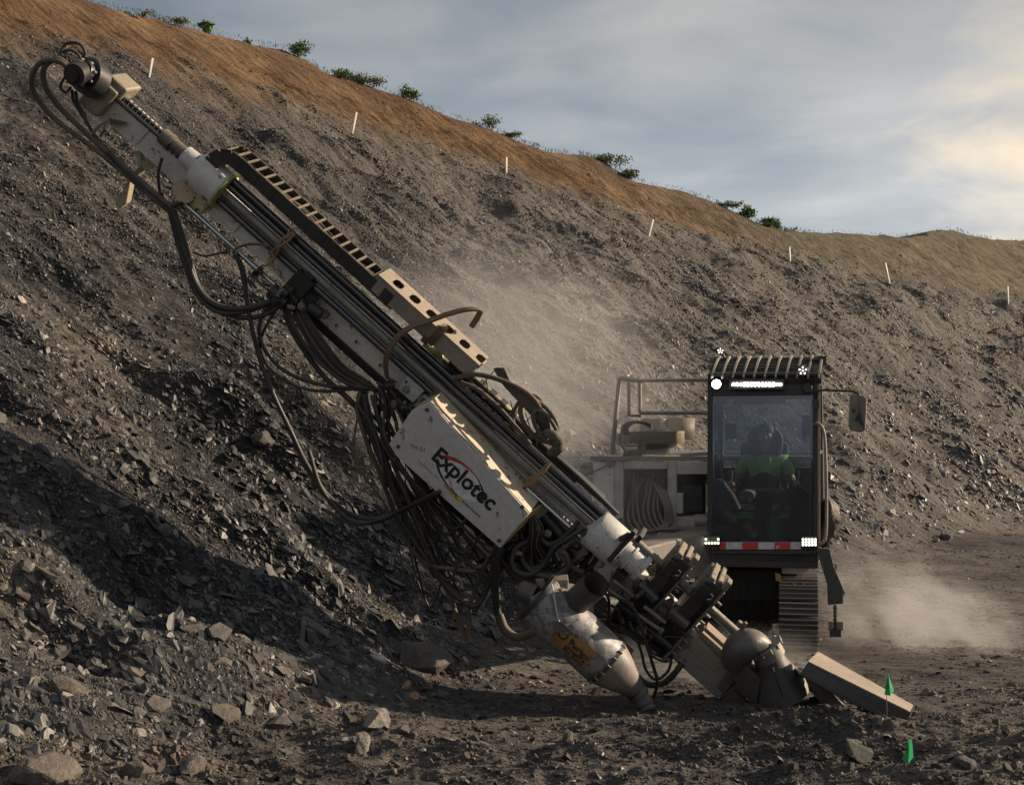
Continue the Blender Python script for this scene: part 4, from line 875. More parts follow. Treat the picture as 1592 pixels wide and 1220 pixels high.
hose([(480,700,.2),(500,760,.24),(540,806,.26),(580,812,.26),(620,796,.26),(660,776,.30),(684,764,.33)], 0.018)
hose([(500,790,.26),(548,814,.27),(590,808,.27),(630,790,.28),(676,766,.33)], 0.014)
hose([(604,600,.05),(606,640,.06),(596,690,.08),(612,740,.08),(650,800,.06),(700,850,.05),(740,868,.05)], 0.016)
hose([(588,598,.1),(604,620,.1),(614,650,.1),(624,690,.1),(650,740,.0)], 0.014)
hose([(586,594,.12),(610,610,.12),(626,644,.1),(634,690,.05)], 0.012)
hose([(590,600,.12),(600,632,.14),(604,670,.14),(610,710,.12)], 0.012)
for j in range(15):
    sx_, sy_ = 560+rr2.uniform(-6,50), 596+rr2.uniform(0,40); ex, ey = rr2.uniform(640,775), rr2.uniform(820,930); f_ = rr2.uniform(0.0,0.26)
    hose([(sx_,sy_,.04),(sx_+(ex-sx_)*.2+rr2.uniform(-22,12),sy_+(ey-sy_)*.3,f_),(sx_+(ex-sx_)*.45+rr2.uniform(-30,22),sy_+(ey-sy_)*.62,f_+.03),(ex+rr2.uniform(-20,10),ey+rr2.uniform(-10,30),f_),(min(ex+rr2.uniform(10,60),785),ey-rr2.uniform(10,50),f_-.05)], rr2.choice([0.006,0.008,0.009,0.012]), mat=RUBBERD if j % 3 == 0 else RUBBER)
# big suction hoses under the box
hose([(778,852,.22),(772,880,.22),(770,920,.22),(776,960,.24),(790,984,.26),(812,990,.28),(834,980,.28)], 0.030)
hose([(776,955,.25),(786,978,.27),(806,990,.29),(836,980,.3)], 0.033, mat=RUBBERD)
hose([(640,720,.05),(690,800,.1),(720,860,.14),(748,890,.14),(790,900,.1),(840,910,.05)], 0.018)
hose([(776,856,.1),(790,886,.1),(820,904,.1),(850,905,.06)], 0.022)
hose([(768,850,.14),(788,880,.14),(812,896,.12),(840,898,.08)], 0.014)
# knot of hoses between box and drum
hose([(826,838,.1),(804,850,.14),(796,872,.16),(804,888,.16),(826,892,.14),(846,876,.12),(860,852,.12),(882,836,.1),(908,820,.04)], 0.020, mat=worn('grey_hose', (0.045,0.044,0.043), 0.5, 0, 0.3, dustcol=(0.09,0.08,0.07), topdust=0.3))
hose([(828,826,.1),(812,866,.1),(832,890,.12),(860,896,.14),(884,880,.14),(880,862,.13),(874,856,.12),(884,846,.1),(892,840,.1)], 0.020, mat=RUBBERD)
hose([(800,800,.02),(814,840,.06),(828,880,.08),(842,890,.1),(862,894,.12)], 0.022)
hose([(826,806,.08),(842,836,.12),(856,846,.12),(880,832,.1),(900,810,.05)], 0.020)
hose([(878,848,.12),(872,862,.12),(888,880,.12),(906,890,.1)], 0.020, mat=RUBBERD)
hose([(834,850,.0),(834,880,.0),(846,900,.0)], 0.013)
for j in range(6):
    x0 = 782+j*14
    hose([(x0,846-j*4,.0),(x0+10,868,.02),(x0+34,880+j*3,.02),(x0+60,888,.0),(x0+84,868-j*3,-.02)], 0.015+0.002*(j % 3))
for j in range(5):
    hose([(822+j*3,804,.16),(824+j*5,822,.17),(822+j*4,846,.14),(818+j*9,870,.1)], 0.009, mat=RUBBERD if j % 2 else RUBBER)
# hoses to the clamps and loops under the drum's right side
hose([(900,930,.1),(930,940,.12),(948,960,.12),(942,985,.12),(950,1000,.1)], 0.012)
hose([(936,918,.12),(946,930,.14),(946,960,.12),(940,972,.1)], 0.012)
hose([(950,940,.1),(962,950,.12),(964,970,.12),(950,978,.1)], 0.010)
hose([(944,965,.1),(975,985,.12),(1000,1000,.14),(1020,990,.12),(1060,990,.1)], 0.012)
hose([(962,930,.15),(985,945,.2),(1000,985,.22),(1014,1030,.22),(1022,1060,.22),(1016,1084,.2)], 0.013)
hose([(958,982,.1),(984,986,.12),(996,1010,.14),(1004,1040,.15),(1020,1056,.15),(1040,1040,.12),(1044,1010,.1),(1044,980,.1)], 0.011)
hose([(976,1010,.1),(984,1040,.12),(1004,1062,.14),(1030,1062,.14),(1050,1045,.12),(1060,1030,.08)], 0.024)
hose([(948,972,.06),(985,985,.08),(1010,1005,.08),(1040,1018,.06)], 0.013)
hose([(1066,990,.16),(1052,970,.18),(1040,960,.16),(1010,955,.14),(975,960,.1)], 0.011)
for j in range(4): hose([(990+j*5,985+j*4,.08),(1012,1002+j*5,.09),(1030,1012+j*5,.08),(1042,1020+j*2,.05)], 0.009)
# coil on top of the rods, right of the tray
for j in range(7):
    o_ = j*4
    hose([(770+o_*0.5,572,-.02),(784+o_*0.6,596+o_*0.3,-.0),(808+o_*0.9,622,.02),(834+o_*0.7,652+o_*0.2,.0),(850+o_*0.2,680,-.03)], 0.016, mat=RUBBERD)
hose([(706,588,.08),(736,582,.08),(770,588,.06),(812,606,.04),(836,628,.02),(842,650,.0)], 0.019, mat=RUBBERD)
hose([(716,594,.06),(744,606,.06),(778,636,.04),(806,668,.04),(824,690,.02)], 0.016, mat=RUBBERD)
def coil(cx_, cy_, a_, b_, rot, f, r, n=24, turns=1.0, mat=RUBBERD):
    pts = []
    for i in range(int(n*turns)+1):
        t = 2*math.pi*i/n; x = a_*math.cos(t); y = b_*math.sin(t); c, s = math.cos(rot), math.sin(rot)
        pts.append(mp(cx_+x*c-y*s, cy_+x*s+y*c, f+0.03*math.sin(t)+0.012*i/n))
    m = MB(); m.tube(pts, r, 10); part(m, 'hydraulic_hose', mat)
coil(838,654,38,22,0.9,0.0,0.018,turns=1.8); coil(848,664,30,13,1.0,0.03,0.016,turns=1.0); coil(822,648,24,34,0.2,-0.04,0.015,turns=0.9)
m = MB(); P = [mp(846,672,.02), mp(858,676,.04), mp(868,686,.03), mp(866,700,.02), mp(854,704,0)]; m.tube(catmull(P,4), [0.02+0.018*math.sin(math.pi*(i+1)/19)+0.006*(i%3) for i in range(17)], 14); part(m, 'hose_wrap', worn('brown_wrap', (0.045,0.036,0.028), 0.8, 0, 0.6))
for j in range(9):
    a_ = mp(748+j*11+rr2.uniform(-4,4), 600+j*10, .04); m = MB(); m.tube([a_, a_+Vector((rr2.uniform(-.1,.12), -.03, rr2.uniform(-.16,.14)))], 0.004, 5); part(m, 'cable_tie', RUSTY)
m = MB()
for j in range(6):
    mbox(m, 700+j*22, 712+j*22, 74, 84, -0.10, -0.02)
part(m, 'hose_fitting', BLACK, 0.004)
hose([(700,560,-.1),(760,610,-.1),(830,680,-.08),(900,742,-.08),(960,800,-.06)], 0.022, mat=RUBBER)
hose([(690,560,-.14),(750,618,-.12),(820,690,-.1)], 0.020, mat=RUBBERD)
# fittings clusters that make the hose ends read as machinery
def fittings(n, qlo, qhi, rlo, rhi, flo, fhi, seed):
    q_ = random.Random(seed)
    for i in range(n):
        m = MB(); c = qr(q_.uniform(qlo,qhi), q_.uniform(rlo,rhi), q_.uniform(flo,fhi)); d = Vector((q_.uniform(-1,1), q_.uniform(-.6,.2), q_.uniform(-1,1))).normalized()
        l = q_.uniform(0.03,0.10); r = q_.uniform(0.012,0.03)
        m.cyl(c, c+d*l, r, n=10); m.cyl(c+d*l*0.3, c+d*l*0.55, r*1.35, n=6); part(m, 'hose_fitting', q_.choice([BLACK,BLACK,BLACK,GREYM,TANM]), 0.002)
fittings(12, 640, 700, -50, 0, 0.0, 0.14, 1); fittings(26, 830, 1010, -90, -10, -0.05, 0.14, 2); fittings(12, 1090, 1230, -50, 20, 0.05, 0.18, 3); fittings(8, 420, 470, -30, 20, 0.08, 0.16, 4)
fittings(14, 880, 990, -150, -95, -0.05, 0.12, 6)
# ================================================================ the carrier: deck, cab, tracks
def pbox(m, x0, x1, y0, y1, Y, dep): 
    a, b, c, d = at(x0,y1,Y), at(x1,y1,Y), at(x1,y0,Y), at(x0,y0,Y)
    return m.prism([a,b,c,d], Vector((0,dep,0)))
YAW = R(12.6); PIV = Vector(((1186-CX)/F*12.0, 12.0, 0))
XF = Matrix.Translation(PIV) @ Matrix.Rotation(-YAW, 4, 'Z') @ Matrix.Translation(-PIV)
XI = XF.inverted(); at_world = at
def at(px, py, Y):                       # as before, in the carrier's own square-on frame
    o = XI @ CAMP; D = (XI.to_3x3() @ Vector(((px-CX)/F, 1.0, (HY-py)/F)))
    return o+D*((Y-o.y)/D.y)
BODYW = worn('dusty_white_bodywork', (0.62,0.61,0.59), 0.55, 0, 0.5, 0.35, (0.16,0.14,0.12), 8.0, dustcol=(0.38,0.34,0.29), topdust=0.6)
FRAMEW = worn('dusty_frame_steel', (0.52,0.50,0.475), 0.6, 0.1, 0.7, 0.35, (0.08,0.07,0.06), 10.0, dustcol=(0.27,0.22,0.175), topdust=0.6)
BY = 13.0
# engine deck and side cabinets
m = MB(); pbox(m, 918, 1290, 709, 716, BY-0.02, 3.2); deck = part(m, 'deck_plate', worn('dusty_deck', (0.22,0.20,0.17), 0.7, 0, 0.9, 0.2, dustcol=(0.30,0.25,0.195), topdust=0.9), 0.006)
m = MB(); pbox(m, 922, 958, 716.5, 800, BY, 1.3); m.prism([at(922,801,BY), at(958,801,BY), at(958,850,BY), at(940,830,BY)], Vector((0,1.2,0)))
cab1 = part(m, 'side_cabinet', BODYW, 0.02)
m = MB(); pbox(m, 926, 954, 724, 792, BY-0.012, 0.012); m.build('cabinet_door', BODYW, cab1, 0.004)
m = MB(); m.tube([at(948,722,BY-0.03), at(925,732,BY-0.2), at(895,744,BY-0.5)], 0.008, 8); m.cyl(at(948,720,BY-0.05), at(948,720,BY+0.0), 0.04, n=12); m.build('antenna_strut', GREYM, cab1)
def solid(name, mat, args, parent=None, bevel=0.006):
    m = MB()
    for a in args: pbox(m, *a)
    return part(m, name, mat, bevel, parent)
solid('front_post', FRAMEW, [(956,969,716.5,806,BY-0.03,0.10)]); solid('front_post', FRAMEW, [(1038,1052,716.5,822,BY-0.03,0.10)])
solid('header_beam', FRAMEW, [(969.3,1037.7,717,729,BY-0.03,0.10)]); solid('header_beam', FRAMEW, [(1052.3,1100,717,737,BY-0.03,0.10)])
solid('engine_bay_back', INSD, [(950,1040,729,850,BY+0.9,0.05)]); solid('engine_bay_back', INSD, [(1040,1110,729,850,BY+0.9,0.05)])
solid('engine_block', BLACK, [(975,1034,745,815,BY+0.3,0.5)], None, 0.03); solid('valve_bank', BLACK, [(1056,1096,750,800,BY+0.25,0.5)], None, 0.03)
solid('battery_box', FRAMEW, [(1052,1062,766,798,BY-0.06,0.2)]); solid('sill_beam', FRAMEW, [(1052,1102,802,818,BY-0.02,0.3)])
m = MB(); m.cyl(at(1080,808,BY-0.1), at(1100,808,BY-0.1), 0.06, n=14); part(m, 'sill_roller', FRAMEW)
solid('lower_side_panel', worn('dusty_pale_plate', (0.55,0.52,0.48), 0.6, 0, 0.7, 0.2), [(962,1040,822,880,BY-0.1,0.2)], None, 0.04)
m = MB(); pbox(m, 1020, 1046, 826, 866, BY-0.16, 0.06); part(m, 'grab_frame', FRAMEW, 0.03)
rr3 = random.Random(9); GH = worn('dusty_grey_hose', (0.14,0.125,0.11), 0.6, 0, 0.7, 0, dustcol=(0.24,0.20,0.16), topdust=0.6)
def whose(pts, r, mat=RUBBER):
    m = MB(); m.tube(catmull([at(*p) for p in pts], 6), r, 9); part(m, 'hydraulic_hose', mat)
for j in range(8):
    x = 976+j*8; whose([(x,735+rr3.uniform(0,10),BY+0.25),(x-4+rr3.uniform(-6,6),765,BY+0.12),(x-8,795,BY+0.02),(x-2+j,820,BY-0.08),(x+26,826,BY-0.12),(x+60,822,BY-0.16),(1100,818,BY-0.1)], 0.014, GH)
for j in range(5): whose([(1012+j*5,745+j*4,BY+0.2),(1024+j*3,765,BY),(1034+j*2,790,BY-0.06),(1032+j*3,812,BY-0.05),(1020,824,BY-0.1)], 0.013, GH)
whose([(968,810,BY-0.15),(966,835,BY-0.2),(975,850,BY-0.2),(1000,845,BY-0.2),(990,812,BY-0.12)], 0.02, GH)
# guard rail
RAILM = worn('dusty_rail_tube', (0.20,0.19,0.175), 0.5, 0.2, 0.6, 0.2, dustcol=(0.27,0.22,0.17), topdust=0.6)
rail = MB(); rail.tube([at(952,706,BY+0.1), at(958,640,BY+0.1), at(963,589,BY+0.1), at(965,588,BY+0.1), at(998,592,BY+0.12)], 0.024, 10)
guard = part(rail, 'guard_rail', RAILM)
for pts in ([(978,592,BY+.1),(978,646,BY+.1),(996,646,BY+.12)], [(995,592,BY+.12),(995,642,BY+.12)], [(995,591.5,BY+.12),(1105,590,BY+.14)], [(995,642,BY+.12),(1105,642,BY+.14)], [(1050,592,BY+2.6),(1240,592,BY+2.6)]):
    m = MB(); m.tube([at(*p) for p in pts], 0.019, 10); m.build('rail_bar', RAILM, guard)
# fan housing, air filter and bits on the deck
DRUMT = worn('tan_dust_housing', (0.27,0.23,0.175), 0.6, 0.1, 0.8, 0.2, dustcol=(0.32,0.26,0.19), topdust=0.7)
m = MB(); c = at(1020,680,BY+0.55); m.tube([c+Vector((0,0,-.065)), c+Vector((0,0,-.065)), c+Vector((0,0,.055)), c+Vector((0,0,.065)), c+Vector((0,0,.06))], [0.2,0.30,0.30,0.31,0.2], 36); m.box(c+Vector((-.27,0,-.01)), (0.14,0.12,0.05)); part(m, 'fan_housing', DRUMT, 0)
m = MB(); m.cyl(c+Vector((0,0,-.17)), c+Vector((0,0,-.066)), 0.20, n=26); m.cyl(c+Vector((0,0,.061)), c+Vector((0,0,.09)), 0.16, 0.12, 24); part(m, 'fan_base', BLACK)
c2 = at(1056,664,BY+1.1); m = MB(); m.tube([c2+Vector((0,0,-.14)), c2+Vector((0,0,-.14)), c2+Vector((0,0,.10)), c2+Vector((0,0,.10)), c2+Vector((0,0,.07))], [0.1,0.165,0.175,0.16,0.10], 30); part(m, 'air_filter', worn('brown_filter_can', (0.10,0.085,0.07), 0.6, 0.2, 0.6))
m = MB(); c3 = at(1018,661,BY+1.0); m.tube([c3+Vector((0,0,-.1)), c3+Vector((0,0,.07))], [0.17,0.15], 28); part(m, 'air_filter', BLACK)
m = MB(); m.prism([at(996,690,BY+.05), at(1004,684,BY+.05), at(1003,704,BY+.05), at(997,707,BY+.05)], Vector((0,0.03,0))); m.prism([at(970,700,BY+.05), at(996,698,BY+.05), at(996,709,BY+.05), at(968,709,BY+.05)], Vector((0,0.12,0))); m.tube([at(970,685,BY+.03), at(974,693,BY+.03), at(994,692,BY+.03)], 0.010, 8); part(m, 'lamp_bracket', TANM, 0.004)
for j in range(3): whose([(972+j*3,676,BY+.1),(968+j*4,664,BY+.1),(980+j*4,656,BY+.12),(1000+j*4,658,BY+.2),(1012,664,BY+.3)], 0.014, GH)
whose([(970,660,BY+.1),(964,685,BY+.05),(976,706,BY+.02)], 0.014, GH)
m = MB(); m.prism([at(1054,706,BY+.1), at(1098,703,BY+.1), at(1100,708,BY+.02), at(1060,709,BY+.02)], Vector((0,0.3,0.004))); m.prism([at(1000,700,BY+.3), at(1040,697,BY+.3), at(1034,705,BY+.1), at(996,706,BY+.1)], Vector((0,0.1,0.01))); part(m, 'rag_sheet', worn('dusty_sheet', (0.16,0.14,0.12), 0.8, 0, 0.7), 0.002)
solid('rear_hood', BODYW, [(1000,1285,700,706,BY+2.4,0.7)], None, 0.02)
# chassis, slew ring, undercarriage
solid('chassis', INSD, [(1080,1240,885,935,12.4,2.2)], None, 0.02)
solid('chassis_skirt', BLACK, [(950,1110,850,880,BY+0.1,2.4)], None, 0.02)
m = MB(); m.prism([at(1213,868,12.3), at(1276,868,12.3), at(1273,874,12.3), at(1250,892,12.3), at(1215,892,12.3)], Vector((0,1.8,0))); part(m, 'floor_wedge', FRAMEW, 0.01)
for j in range(6): whose([(1128+j*13,882,12.5),(1132+j*12,920,12.4),(1120+j*15,960,12.5),(1130+j*10,985,12.7)], 0.012)
m = MB(); m.prism([at(1205,890,12.2), at(1213,892,12.2), at(1216,905,12.2), at(1206,902,12.2)], Vector((0,.05,0))); part(m, 'yellow_fitting', worn('yellow_paint', (0.45,0.32,0.06), 0.5, 0, 0.3))
solid('undercarriage_beam', BLACK, [(930,1225,925,965,12.9,1.4)], None, 0.03)
# tracks
SHOE = worn('polished_track_shoe', (0.24,0.235,0.225), 0.42, 0.4, 0.5, 0.2, (0.05,0.045,0.04), 12.0, dustcol=(0.21,0.175,0.14), topdust=0.5)
PLATE = worn('shade_dark_track_plate', (0.045,0.043,0.04), 0.6, 0.2, 0.4, 0, dustcol=(0.10,0.085,0.07), topdust=0.5)  # darkened plate paints in the shade between the polished grouser bars
def track(xc, Y0, hw=0.178, length=2.75, rad=0.33, gz=0.01):
    tr = MB(); yc0, yc1 = Y0+rad, Y0+length-rad; zc = gz+rad
    # inner frame with sprocket and idler
    tr.cyl((xc-0.10,yc0,zc), (xc+0.10,yc0,zc), rad-0.06, n=28); tr.cyl((xc-0.10,yc1,zc), (xc+0.10,yc1,zc), rad-0.06, n=28); tr.bb(xc-0.09, xc+0.09, yc0, yc1, zc-0.17, zc+0.12)
    tk = part(tr, 'crawler_track', worn('rusty_track_frame', (0.12,0.085,0.05), 0.6, 0.2, 0.6), 0.005)
    L = 2*(yc1-yc0)+2*math.pi*rad; n = 44; pitch = L/n
    for i in range(n):
        s = i*pitch
        if s < yc1-yc0: p = Vector((xc, yc0+s, zc+rad)); a = 0
        elif s < yc1-yc0+math.pi*rad: a = (s-(yc1-yc0))/rad; p = Vector((xc, yc1+rad*math.sin(a), zc+rad*math.cos(a)))
        elif s < 2*(yc1-yc0)+math.pi*rad: p = Vector((xc, yc1-(s-(yc1-yc0)-math.pi*rad), zc-rad)); a = math.pi
        else: a = math.pi+(s-2*(yc1-yc0)-math.pi*rad)/rad; p = Vector((xc, yc0+rad*math.sin(a), zc+rad*math.cos(a)))
        t = Vector((0, math.cos(a), -math.sin(a))); nn = Vector((0, math.sin(a), math.cos(a)))
        m = MB(); X_ = Vector((1,0,0)); h = pitch*0.47
        m.box(p, (hw, h, 0.010), (X_, t, nn))
        m.box(p+t*h*0.75+nn*0.021, (hw, 0.007, 0.0118), (X_, t, nn)); m.box(p+t*h*0.0+nn*0.018, (hw-0.005, 0.006, 0.0085), (X_, t, nn)); m.box(p-t*h*0.75+nn*0.016, (hw, 0.006, 0.0065), (X_, t, nn))
        for sx_ in (-0.045, 0.045): m.cyl(p+X_*sx_-t*h*0.35+nn*0.009, p+X_*sx_-t*h*0.35+nn*0.026, 0.014, n=6)
        m.box(p-nn*0.035, (0.06, h*0.8, 0.022), (X_, t, nn))
        so_ = m.build('track_shoe', SHOE, tk, 0.002); so_.data.materials.append(PLATE)
        for f in so_.data.polygons:
            if f.index < 6 or f.index > 24: f.material_index = 1
    return tk
TKX = at(1241.5,960,12.06).x
track(TKX, 11.98); track(TKX-1.95, 11.98)
# ---- cab: frame, glass, roof guard
KY = 12.0; sc = KY/F
X0, X1 = at(1100,700,KY).x, at(1272,700,KY).x
zb, zt = at(1186,872,KY).z, at(1186,588,KY).z
D_ = 1.55
def bbp(name, mat, *b, bevel=0.008, parent=None, label=None):
    m = MB(); m.bb(*b); return part(m, name, mat, bevel, parent, label)
shell = bbp('cab_frame', BLACKC, X0, X0+0.045, KY, KY+0.07, zb, zt)
for (nm, b) in (('pillar', (X1-0.045, X1, KY, KY+0.07, zb, zt)), ('pillar', (X0, X0+0.06, KY+D_-0.08, KY+D_, zb, zt)), ('pillar', (X1-0.06, X1, KY+D_-0.08, KY+D_, zb, zt)),
                ('header', (X0+0.046, X1-0.046, KY, KY+0.08, zt-0.16, zt)), ('cab_roof', (X0, X1, KY+0.005, KY+D_, zt+0.001, zt+0.05)), ('sill', (X0+0.046, X1-0.046, KY, KY+0.07, zb, zb+0.06)),
                ('cab_floor', (X0, X1, KY+0.003, KY+D_, zb-0.06, zb-0.001)), ('rear_wall', (X0+0.062, X1-0.062, KY+D_-0.05, KY+D_-0.01, zb, zb+0.85)),
                ('side_panel', (X0+0.005, X0+0.035, KY+0.071, KY+D_-0.081, zb, zb+0.55)), ('side_panel', (X1-0.035, X1-0.005, KY+0.071, KY+D_-0.081, zb, zb+0.75)),
                ('side_rail', (X0+0.003, X0+0.05, KY+0.081, KY+D_-0.081, zt-0.09, zt-0.001)), ('side_rail', (X1-0.05, X1-0.003, KY+0.081, KY+D_-0.081, zt-0.09, zt-0.001)), ('rear_header', (X0+0.062, X1-0.062, KY+D_-0.07, KY+D_-0.005, zt-0.14, zt-0.001)),
                ('middle_pillar', (X0+0.006, X0+0.04, KY+0.78, KY+0.84, zb+0.551, zt-0.091)), ('middle_pillar', (X1-0.04, X1-0.006, KY+0.78, KY+0.84, zb+0.751, zt-0.091))):
    bbp(nm, BLACKC, *b, bevel=0.005, parent=shell)
bbp('pillar_trim', worn('bare_dusty_pillar_edge', (0.26,0.20,0.13), 0.5, 0.2, 0.7), X1-0.006, X1+0.018, KY-0.012, KY+0.05, zb+0.02, zt-0.04, bevel=0.004, parent=shell)
m = MB()
for i in range(38): m.cyl((X0-0.004, KY-0.006, zb+0.1+i*0.038), (X0-0.004, KY+0.004, zb+0.1+i*0.038), 0.007, n=6)
m.build('rivet_strip', GREYM, shell)
def glass_mat():
    m, t, b, o = newmat('tinted_cab_glass'); L = t.links
    tc = N(t, 'ShaderNodeTexCoord'); n = N(t, 'ShaderNodeTexNoise', Scale=3.0, Detail=6.0, Roughness=0.6); L.new(tc.outputs['Object'], n.inputs['Vector'])
    tr_ = N(t, 'ShaderNodeBsdfTransparent'); tr_.inputs[0].default_value = (0.70,0.74,0.78,1)
    gl = N(t, 'ShaderNodeBsdfGlossy'); gl.inputs['Roughness'].default_value = 0.06; gl.inputs[0].default_value = (0.8,0.85,0.95,1)
    df = N(t, 'ShaderNodeBsdfDiffuse'); df.inputs[0].default_value = (0.15,0.16,0.185,1)  # bluish veil: sky reflection put into the glass as diffuse colour
    fr = N(t, 'ShaderNodeFresnel'); fr.inputs[0].default_value = 1.75
    m1 = N(t, 'ShaderNodeMixShader'); L.new(fr.outputs[0], m1.inputs[0]); L.new(tr_.outputs[0], m1.inputs[1]); L.new(gl.outputs[0], m1.inputs[2])
    r = ramp(t, [(0.3, 0.05), (0.75, 0.16)]); L.new(n.outputs[0], r.inputs[0])
    m2 = N(t, 'ShaderNodeMixShader'); L.new(r.outputs[0], m2.inputs[0]); L.new(m1.outputs[0], m2.inputs[1]); L.new(df.outputs[0], m2.inputs[2]); L.new(m2.outputs[0], o.inputs[0])
    return m
GLASS = glass_mat()
def pane(name, pts, th_):
    m = MB(); m.prism(pts, th_); return m.build(name, GLASS, shell)
gx0, gx1 = X0+0.047, X1-0.047
pane('windscreen', [(gx0,KY+0.03,zb+0.062),(gx1,KY+0.03,zb+0.062),(gx1,KY+0.03,zt-0.162),(gx0,KY+0.03,zt-0.162)], (0,0.006,0))
pane('side_window', [(X0+0.02,KY+0.075,zb+0.56),(X0+0.02,KY+0.775,zb+0.56),(X0+0.02,KY+0.775,zt-0.095),(X0+0.02,KY+0.075,zt-0.095)], (0.005,0,0))
pane('side_window', [(X0+0.02,KY+0.845,zb+0.56),(X0+0.02,KY+D_-0.09,zb+0.56),(X0+0.02,KY+D_-0.09,zt-0.095),(X0+0.02,KY+0.845,zt-0.095)], (0.005,0,0))
pane('side_window', [(X1-0.02,KY+0.075,zb+0.76),(X1-0.02,KY+0.775,zb+0.76),(X1-0.02,KY+0.775,zt-0.095),(X1-0.02,KY+0.075,zt-0.095)], (-0.005,0,0))
pane('rear_window', [(X0+0.065,KY+D_-0.03,zb+0.86),(X1-0.065,KY+D_-0.03,zb+0.86),(X1-0.065,KY+D_-0.03,zt-0.145),(X0+0.065,KY+D_-0.03,zt-0.145)], (0,0.005,0))
# sloping rock guard over the roof
g0, g1 = at(1101,583,KY-0.05), at(1277,583,KY-0.05); h0, h1 = at(1109,557,KY+0.35), at(1279,555,KY+0.35)
gw = (g1-g0).x
guard_ = MB(); guard_.prism([g0, g1, h1, h0], Vector((0,0.012,-0.018)))
grd = part(guard_, 'roof_guard', worn('dark_guard_plate', (0.022,0.022,0.022), 0.6, 0.2, 0.3, dustcol=(0.07,0.06,0.05), topdust=0.3), 0.002)
m = MB(); m.prism([g0+Vector((0,0.01,-0.02)), g1+Vector((0,0.01,-0.02)), g1+Vector((0,0.04,-0.08)), g0+Vector((0,0.04,-0.08))], Vector((0,0.02,0))); m.build('guard_lip', BLACKC, grd, 0.004)
SLAT = worn('dusty_guard_slat', (0.26,0.235,0.20), 0.55, 0.1, 0.7, 0.1, dustcol=(0.33,0.28,0.22), topdust=0.5)
up = Vector((0,-0.03,0.035))
for i in range(11):
    a = g0.lerp(g1, (i+0.35)/10.6)+Vector((0,-0.025,-0.02)); b = h0.lerp(h1, (i+0.65)/10.6)+Vector((0,0,0.012)); mid = a.lerp(b, 0.5)+up*0.6
    m = MB(); ribbon(m, [a+Vector((0,0,-0.005)), a.lerp(b,0.25)+up*0.4, mid, a.lerp(b,0.8)+up*0.45, b], 0.009, 0.012, Vector((1,0,0))); m.build('guard_slat', SLAT, grd)
m = MB(); 
for u in (0.05, 0.36, 0.5, 0.92): m.tube([g0.lerp(h0,u)+up*0.25, g1.lerp(h1,u)+up*0.25], 0.006, 6)
m.build('guard_crossrod', GREYM, grd)
m = MB(); m.prism([g0, g0+Vector((0,0.1,0.0)), h0+Vector((0,.02,-.02)), h0], Vector((0.012,0,0))); m.build('guard_end', BLACKC, grd)
# lamps
LED = emis('lit_led', (1.0,0.98,0.93), 3.0); LEDW = emis('lit_led_bar', (1.0,0.98,0.95), 40.0); LENS = worn('green_lens_rim', (0.10,0.13,0.04), 0.3, 0, 0.3)
m = MB(); pbox(m, 1134, 1220, 589, 606, KY-0.09, 0.06); bar = part(m, 'light_bar', BLACKC, 0.008)
m = MB()
for i in range(14): m.cyl(at(1140.5+i*5.6,597.5,KY-0.096), at(1140.5+i*5.6,597.5,KY-0.091), 0.0172 if 2 < i < 12 else 0.014, n=12)
m.build('led_row', LEDW, bar)
REFL = plain('lamp_reflector', (0.10,0.10,0.10), 0.5)
def roundlamp(px, py, Y, r, mat, dots=False, label=None):
    c = at(px, py, Y); m = MB(); m.tube([c+Vector((0,0.05,0)), c+Vector((0,0.03,0)), c, c+Vector((0,-0.004,0)), c+Vector((0,0.002,0))], [r*0.6, r, r*1.08, r*1.08, r*0.9], 24)
    o = part(m, 'work_lamp', BLACKC, 0, None, label); m = MB()
    if dots:
        rm = MB(); rm.cyl(c+Vector((0,-0.0045,0)), c+Vector((0,-0.001,0)), r*0.88, n=20); rm.build('reflector', REFL, o)
        for k in range(6):
            a = 2*math.pi*k/5+0.3; p = c+(Vector((math.cos(a), 0, math.sin(a)))*r*0.58 if k else Vector()); m.cyl(p+Vector((0,-0.012,0)), p+Vector((0,-0.004,0)), r*0.13, n=8)
    else: m.cyl(c+Vector((0,-0.010,0)), c+Vector((0,-0.004,0)), r*0.92, n=20)
    m.build('lens', mat, o); return o
roundlamp(1114,597,KY-0.06,0.044,LEDW); roundlamp(1248,576,KY-0.12,0.052,LED,True)
roundlamp(1120,545.5,KY+0.25,0.038,LED,True)
m = MB(); m.tube([at(1123,549,KY+0.28), at(1127,558,KY+0.3)], 0.012, 8); part(m, 'lamp_stalk', BLACKC)
roundlamp(1255,603,KY-0.05,0.045,BLACKC)
m = MB(); pbox(m, 1272, 1285, 553, 567, KY+0.2, 0.12); m.tube([at(1250,560,KY+.2), at(1272,560,KY+.22)], 0.012, 8); part(m, 'side_camera', BLACKC, 0.01)
m = MB(); m.tube(catmull([at(1243,552,KY+.2), at(1248,544,KY+.2), at(1253,545,KY+.2), at(1249,553,KY+.2)], 4), 0.003, 6); part(m, 'loose_wire', BLACKC)
